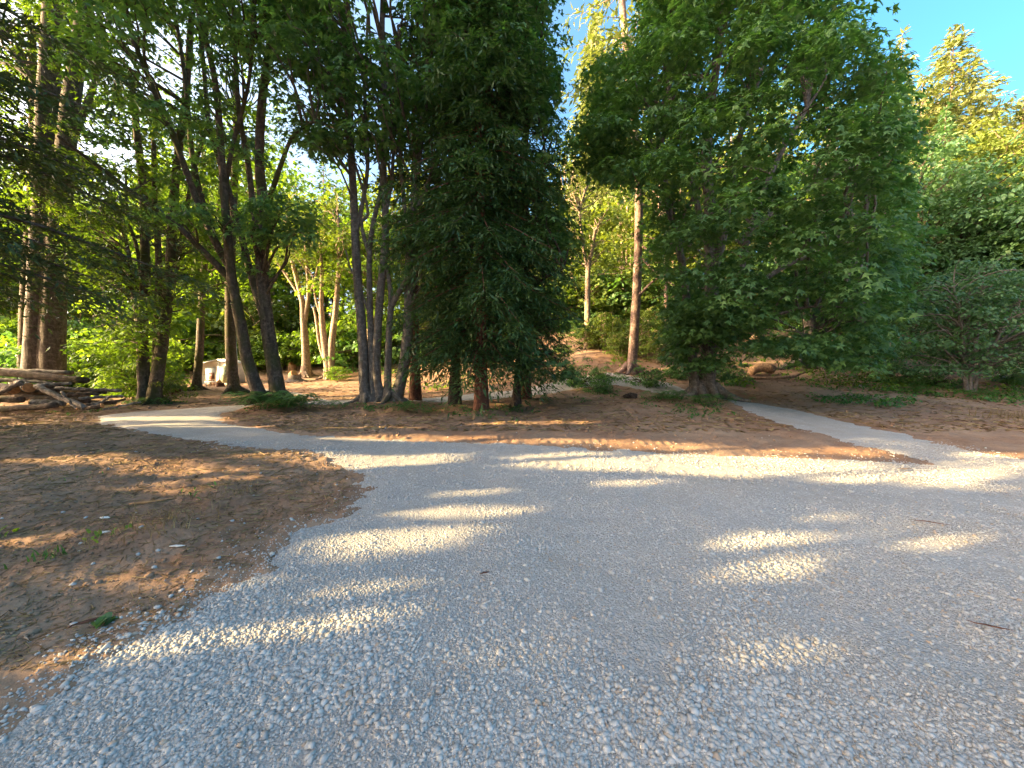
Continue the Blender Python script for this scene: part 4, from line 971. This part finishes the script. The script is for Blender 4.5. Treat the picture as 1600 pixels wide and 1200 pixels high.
rootwad('dead root tangle on the ground left of the foot of the huge maple',985,640,14.5,.45,M['bark_dark'],15,14)
# arched stump / log with a sunlit back
e=empty('fallen_log',at(1190,585,19.5),'short thick weathered log with an arched sunlit back lying on the slope','log'); mb=MB(); rgx=np.random.default_rng(4)
tube(mb,np.array([[-.55,.1,.0],[-.35,.05,.3],[0,0,.42],[.3,-.05,.40],[.52,-.08,.3]]),np.array([.16,.2,.22,.24,.22]),14,.1,rgx,cap=True); obj('bark',mb.mesh('bark',M['stump'],True),e)
e=empty('fallen_log',at(1215,590,18.6),'thin fallen pole lying across the slope right of the arched log','log'); mb=MB()
tube(mb,np.array([[-1.2,.2,.12],[0,.0,.14],[.9,.1,.22],[1.5,.3,.4]]),np.array([.06,.07,.06,.04]),8,.1,rgx,cap=True); obj('bark',mb.mesh('bark',M['stump'],True),e)
# poles
def stick(name,label,cat,P,r,mat,part=None):
    P=np.array(P,float); root=P[0]; mb=MB(); rgk=np.random.default_rng(int(abs(P[0,0])*100)); tube(mb,P,r,7,.03,rgk,cap=True)
    o=obj(name,mb.mesh(name,mat,True,root)); o.location=root; return tag(o,label,cat)
b=at(372,590,24); stick('metal_pole','thin straight grey pole behind the leaning maple',"pole",[b,b+[-.03,0,1.5],b+[-.08,0,3.1]],.045,M['pole'])
b=at(1117,634,13.4); stick('dead_stick','thin pale stick leaning on the right side of the huge maple trunk','stick',[W(1110,618,13.7),W(1120,626,13.4),W(1130,640,13.0)],.022,M['bark_warm'])
stick('dead_stick','thin pale forked stick standing under the right side of the huge maple','stick',[at(1292,600,17.5),at(1292,600,17.5)+[-.05,0,.4],at(1292,600,17.5)+[-.14,0,.75]],.02,M['bark_warm'])
stick('dead_stick','pale bent twig standing beside the thin forked stick','stick',[at(1295,600,17.6),at(1295,600,17.6)+[.07,0,.3],at(1295,600,17.6)+[.12,0,.55]],.015,M['bark_warm'])
stick('orange_stake','short orange topped survey stake leaning in the dry grass at the right edge','stake',[W(1581,645,13.8)-[0,0,.0],W(1575,640,13.8),W(1569,635,13.8)],.028,M['orange'])
for i,(px,py,r,lab) in enumerate([(1563,608,.22,'flat pale rock on the bank at the right edge'),(1566,614,.14,'small pale rock just below the flat pale rock'),(1345,592,.16,'pale rock in the shrubs under the right side of the huge maple')]):
    dd=19-i*.8; p=at(px,py,dd); rgk=np.random.default_rng(70+i); V,Fc,tn=rocks(np.zeros((1,3)),np.array([r]),rgk,.45); V=V+[0,0,r*.2]
    o=obj('field_rock',mesh('field_rock',V,Fc,M['rock'])); o.location=p; tag(o,lab,'rock')

# ================================================================ ferns, weeds, sticks, litter
def frond(mbT,root,a,l,rng,w=.13,lift=1.2):
    s=np.linspace(0,1,9); u=np.array([math.cos(a),math.sin(a)])
    P=np.stack([u[0]*l*s*(.85),u[1]*l*s*.85,l*(lift*2.1*s-lift*2.0*s*s)],1)+root
    side=np.array([-u[1],u[0],0]); n=15; t=np.linspace(.12,.98,n); base=np.stack([np.interp(t,s,P[:,j]) for j in range(3)],1)
    wl=w*l/.6*np.sin(np.pi*np.clip(t*.9+.12,0,1))**.7*1.6
    V=[];Fq=[]
    for sg in(-1,1):
        tip=base+sg*side*wl[:,None]+np.array([u[0],u[1],0])*.35*wl[:,None]+np.array([0,0,-.22])*wl[:,None]+rng.normal(0,.006,(n,3))
        hw=np.array([u[0],u[1],0])*(.42*l/n); 
        q=np.stack([base-hw,(base+tip)/2-hw*1.0,tip,(base+tip)/2+hw*1.1],1).reshape(-1,3)
        mbT.add(q,(np.arange(n)*4)[:,None]+np.arange(4)[None],None,np.clip(rng.normal(.5,.15),0,1))
def fern(label,px,py,dd,n,l,seed,spread=.25,mat='fern'):
    rng=np.random.default_rng(seed); p=at(px,py,dd); e=None; mb=MB()
    for i in range(n):
        o=np.array([rng.normal(0,spread),rng.normal(0,spread*.6),0]); frond(mb,o,rng.random()*6.28,l*rng.uniform(.7,1.15),rng)
    ob=obj('fern',mb.mesh('fern',M[mat])); ob.location=p; tag(ob,label,'fern'); return ob
g1=G(430,648)
fern('thick drooping ferns round the foot of the leaning maple, front left side',408,645,12.6,44,.80,1,.34)
fern('thick drooping ferns round the foot of the leaning maple, front right side',447,648,12.5,44,.80,2,.34)
fern('small fern clump between the leaning maple and the grey trunk clump',510,648,12.8,20,.42,3,.3)
fern('fern clump in front of the right foot of the grey trunk clump',632,650,12.3,26,.45,4,.35)
fern('low fern patch left of the big cedar trunk',672,655,11.9,14,.35,5,.3)
fern('low fern patch right of the big cedar trunk',800,650,12.2,16,.34,6,.35)
fern('spiky fern clump left of the huge maple trunks',1040,645,13.0,36,.5,7,.4)
fern('fern clump at the front foot of the huge maple trunks',1085,655,12.4,30,.45,8,.4)
fern('trailing fern patch right of the huge maple trunks',1125,652,12.7,18,.4,9,.35)
fern('fern clump in the brush left of the thin grey stems',1440,618,16.2,24,.5,10,.5)
fern('fern clump at the foot of the mossy maple by the log pile',215,625,14.4,20,.4,11,.35)
fern('low fern clump on the bank under the bluish tree',1545,625,15.4,22,.45,12,.5)
def weed(name,label,cat,px,py,n,h,seed,mat='fern',lw=.02,leafy=False,spread=.08):
    rng=np.random.default_rng(seed); g=G(px,py); p=np.array([g[0],g[1],float(surf(np.array([g[0]]),np.array([g[1]]))[0][0])]); mb=MB()
    for i in range(n):
        a=rng.random()*6.28; u=np.array([math.cos(a),math.sin(a),0]); o=np.array([rng.normal(0,spread),rng.normal(0,spread),0]); l=h*rng.uniform(.5,1.1); s=np.linspace(0,1,4)[:,None]
        P=o+u*l*.7*s**1.4*rng.uniform(.3,1.1)+np.array([0,0,1])*l*(s-.35*s*s); sd=np.cross(u,[0,0,1])*lw*(1-s*.9)*(3*s+.6 if leafy else 1)
        V=np.vstack([P-sd,P+sd]); mb.add(V,[[j,j+1,j+5,j+4] for j in range(3)],None,np.clip(rng.normal(.55,.2),0,1))
    o=obj(name,mb.mesh(name,M[mat])); o.location=p; return tag(o,label,cat)
weed('weed','green grassy weed in the dirt at the left, below the dry clod','weed',85,885,26,.12,1,'fern',.008)
weed('weed','yellow green leafy weed by the clod of dry grass at the left','weed',158,855,12,.07,2,'maple_sunlit',.012,True)
weed('weed','bright leafy sprig at the left edge of the dirt','weed',8,840,8,.12,4,'maple_sunlit',.02,True,.05)
weed('weed','green weed on the dirt near the grass clod, towards the road','weed',318,772,12,.08,6,'fern',.01,True,.15)
weed('weed','single round leafed green weed near the gravel edge at lower left','weed',167,968,9,.07,7,'blue',.03,True,.02)
weed('weed','thin green weed on the dirt above the clod','weed',128,755,10,.08,8,'fern',.008,False,.15)
weed('dry_grass_tuft','clump of dry dead grass on a clod of soil at the left','dry grass',248,843,130,.16,9,'dry',.003,False,.22)
weed('dry_grass_tuft','loose tuft of dry roots beside the dirt clod nearer the road','dry grass',372,775,60,.14,10,'dry',.003,False,.16)
weed('dry_grass_tuft','heap of dry grass on the bank at the right edge below the orange stake','dry grass',1590,655,160,.4,11,'dry',.008,False,.5)
def litter(name,label,cat,n,fx,rng,l0,l1,w,mat,test=None,flat=False):
    x,y=fx(n); zs,g=surf(x,y); k=(g<-.1) if test is None else test(x,y,g); x,y,zs=x[k],y[k],zs[k]; m=len(x)
    a=rng.random(m)*6.28; l=l0*(l1/l0)**rng.random(m)*np.clip(y/4,.7,2.2); u=np.stack([np.cos(a),np.sin(a),rng.normal(0,.12,m)],1); c=np.stack([x,y,zs+.006],1)
    ww=w*np.clip(y/4,.7,2.2)*(.6+.8*rng.random(m)); sd=np.stack([-np.sin(a),np.cos(a),rng.normal(0,.3 if flat else 0.1,m)],1)*ww[:,None]; up=np.array([0,0,1.])*ww[:,None]
    A=c-u*l[:,None]/2; B=c+u*l[:,None]/2; mid=c+sd*rng.normal(0,1.5,(m,1))
    if flat:
        V=np.stack([A,c-sd,B,c+sd],1).reshape(-1,3); Fq=np.arange(m*4).reshape(-1,4)
    else:
        V=np.stack([A-sd,A+sd,A+up*1.4,mid-sd,mid+sd,mid+up*1.4,B-sd*.5,B+sd*.5,B+up*.8],1).reshape(-1,3)
        q=np.array([[0,1,4,3],[1,2,5,4],[2,0,3,5],[3,4,7,6],[4,5,8,7],[5,3,6,8]]); Fq=(q[None]+(np.arange(m)*9)[:,None,None]).reshape(-1,4)
    t=np.repeat(rng.random(m),len(Fq)//max(m,1)); return tag(obj(name,mesh(name,V,Fq,mat,False,t)),label,cat,None,'stuff')
rl=np.random.default_rng(8)
leftdirt=lambda n:(lambda y:(-(1.36*y)*(.25+.8*rl.random(n)),y))(2.0*(6.0**rl.random(n)))
litter('twig_litter','scattered twigs and bark bits on the bare soil','twigs',6000,leftdirt,rl,.03,.22,.0028,M['dry'])
litter('bark_litter','dark wood chips scattered on the bare soil','wood chips',2200,leftdirt,rl,.012,.06,.006,M['bark_dark'],None,True)
litter('leaf_litter','dry leaves and needles on the bare soil','leaf litter',3500,leftdirt,rl,.02,.06,.010,M['dry'],None,True)
backf=lambda n:(lambda y:((rl.random(n)*2-1)*1.35*y,y))(9*(4.2**rl.random(n)))
litter('root_fibres','fine dry roots and grass stems torn up in the bare soil','dry roots',5000,lambda n:(lambda y:(-(1.36*y)*(.35+.7*rl.random(n)),y))(2.2*(3.4**rl.random(n))),rl,.03,.13,.0013,M['dry'],lambda x,y,g:(g<-.3)&(fbm(x*1.4,y*1.4,301,3)>.46))
litter('twig_litter','fallen twigs and sticks over the soil of the island and the slope','twigs',5500,backf,rl,.05,.35,.004,M['dry'])
litter('leaf_litter','fallen leaves and needles over the soil of the island and the slope','leaf litter',15000,backf,rl,.03,.09,.016,M['dry'],None,True)
litter('clod_litter','small clods of soil crumbled over the bare ground','soil clods',9000,backf,rl,.03,.10,.02,M['dirt'],None,True)
# fine pale stones strewn on the dirt
x,y=scatter(3000,1.6,16); zs,g=surf(x,y); k=(g<-.15)&(rl.random(len(x))<np.exp(np.maximum(g,-2)*1.6)*.35+.03); x,y,zs=x[k],y[k],zs[k]
V,Fc,tn=rocks(np.stack([x,y,zs+.003],1),np.exp(rl.normal(math.log(.013),.4,len(x))),rl,.8,.1+.6*rl.random(len(x)))
tag(obj('stray_stones',mesh('stray_stones',V,Fc,M['stone'],False,tn)),'pale stones strewn over the bare soil beside the gravel','stones',None,'stuff')
n=26000; y=2.0*(7.5**rl.random(n)); x=np.where(rl.random(n)<.6,-(1.36*y)*(.2+.85*rl.random(n)),(rl.random(n)*2-1)*1.3*y)
zs,g=surf(x,y); k=(g<-.06)&(rl.random(n)<np.clip(3.2*(fbm(x*1.6,y*1.6,401,3)-.33),.08,1)); x,y,zs=x[k],y[k],zs[k]
r_=np.exp(rl.normal(math.log(.0075),.5,len(x)))*np.clip(y/5,1,2.2); V,Fc,tn=rocks(np.stack([x,y,zs+r_*.15],1),np.clip(r_,.003,.05),rl,.7)
tag(obj('soil_clods',mesh('soil_clods',V,Fc,M['dirt'],False,tn)),'small crumbly clods of soil lying over the bare ground','soil clods',None,'stuff')
Cb=[]
for px,py,n_,sp_ in [(405,640,26,.5),(437,640,26,.5),(575,640,14,.45),(610,642,18,.5),(650,640,12,.5),(705,642,12,.5),(751,652,16,.5),(800,645,14,.6),(1085,645,26,.6),(1105,650,26,.6),(1060,640,22,.6),(225,630,16,.5),(248,630,16,.5),(180,640,10,.9),(1010,632,14,.8),(940,628,10,.8)]:
    g0=G(px,py)
    for _ in range(n_):
        a=g0+rl.normal(0,sp_,2)*[1,.7]; Cb.append([a[0],a[1]])
Cb=np.array(Cb); zz,gg=surf(Cb[:,0],Cb[:,1]); Cb=np.c_[Cb,zz+.05+.07*rl.random(len(Cb))][gg<-.3]
V,Fc,tn=domes(Cb,.16,16,rl,.07,'rh',tb=.45)
tag(obj('base_greenery',mesh('base_greenery',V,Fc,M['fern'],False,tn)),'small low plants growing round the feet of the island trees','ground plants',None,'stuff')
# a few bark slabs and sticks lying singly in the foreground dirt
def slab(label,px,py,l,wd,az,mat,seed,h=.012):
    rgk=np.random.default_rng(seed); g=G(px,py); z=float(surf(np.array([g[0]]),np.array([g[1]]))[0][0]); u=np.array([math.cos(az),math.sin(az),0])
    s=np.linspace(-.5,.5,7)[:,None]; P=u*l*s+rgk.normal(0,l*.03,(7,3))*[1,1,.3]; mb=MB(); tube(mb,P,wd*np.array([.3,.7,.9,1,.85,.6,.2]),7,.3,rgk,cap=True)
    me=mb.mesh('stick',mat,False); o=obj('stick',me); o.scale=(1,1,.6); o.location=(g[0],g[1],z+h); return tag(o,label,'stick')
slab('short orange brown strip of bark on the left dirt',232,790,.34,.022,.5,M['cut'],1)
slab('dark red brown strip of bark near the round leafed weed',138,968,.17,.013,.8,M['bark_red'],2)
slab('yellowish split stick near the left edge of the dirt',38,990,.14,.008,-.5,M['bark_warm'],3)
slab('pale straight twig pointing to the gravel edge at lower left',215,985,.22,.003,.25,M['bark_warm'],4)
slab('pale dry curled leaf on the left dirt above the clod',165,815,.10,.02,0,M['offwhite'],5)
slab('pale wood chip on the left dirt beside the dry clod',160,842,.13,.022,.2,M['offwhite'],6)
slab('dark thin twig lying on the gravel at the right',1455,823,.30,.007,-.45,M['bark_red'],7,.03)
slab('small reddish twig lying alone on the gravel in the middle',758,905,.07,.009,.3,M['bark_red'],8,.03)
slab('straight brown stick lying in the wheel marks right of the sunlit gravel',1415,737,.22,.015,.05,M['bark_warm'],9,.04)
slab('pale chip on the left dirt in front of the clod',278,864,.12,.014,.1,M['offwhite'],10)
slab('small red brown stick at the lower right of the gravel',1548,990,.2,.007,-.5,M['bark_red'],11,.03)
SPOT=[(0,'beyond the left edge'),(150,'behind the log pile'),(215,'beside the mossy maple'),(300,'behind the mossy maple'),(380,'behind the white shed'),(470,'behind the leaning maple'),(545,'behind the sunlit pair of trees'),(660,'behind the clump of grey trunks'),(780,'behind the left cedars'),(880,'behind the big cedar'),(960,'left of the scaly fir trunk'),(1060,'right of the scaly fir trunk'),(1180,'behind the huge maple trunks'),(1300,'behind the middle of the huge maple'),(1420,'behind the right of the huge maple'),(1600,'behind the low bluish tree'),(99999,'beyond the right edge')]
ORD=['','second','third','fourth','fifth','sixth','seventh','eighth','ninth','tenth','eleventh','twelfth','thirteenth','fourteenth','fifteenth','sixteenth']
bk={}
for o in list(COL.objects):
    if o.parent is None and o.get('group') in (WG,SG,'tall trees left of the clearing'):
        x_,y_,z_=o.location
        lk={'maple_leaf':'dark green','sunlit_leaf':'bright green','sunlit_yellow_leaf':'yellow green','fir_needle':'dark green','sunlit_fir_needle':'golden green'}[[c for c in o.children if c.name.startswith('crown')][0].data.materials[0].name]
        if o['group']=='tall trees left of the clearing': key=(lk,'out of sight left of the clearing','tall leafy tree'); v=y_
        else:
            px=800+F*x_/y_; sp_=[t for a,t in SPOT if px<=a][0]; far='near' if y_<27 else ('farther' if y_<37 else 'farthest')
            key=(lk,sp_,{'shrub':'shrub','conifer':'conifer'}.get(o['category'],'leafy tree'),far); v=px
        bk.setdefault(key,[]).append((v,o))
for key,l in bk.items():
    l.sort(key=lambda t:t[0])
    for i,(v,o) in enumerate(l):
        what=(key[3]+' ' if len(key)>3 else '')+key[0]+' '+key[2]+' '+key[1]
        o['label']=what if len(l)==1 else (('leftmost ' if i==0 else ORD[i]+' from the left, ')+what)
print('done',time.time()-T0, sum(len(m.polygons) for m in bpy.data.meshes))
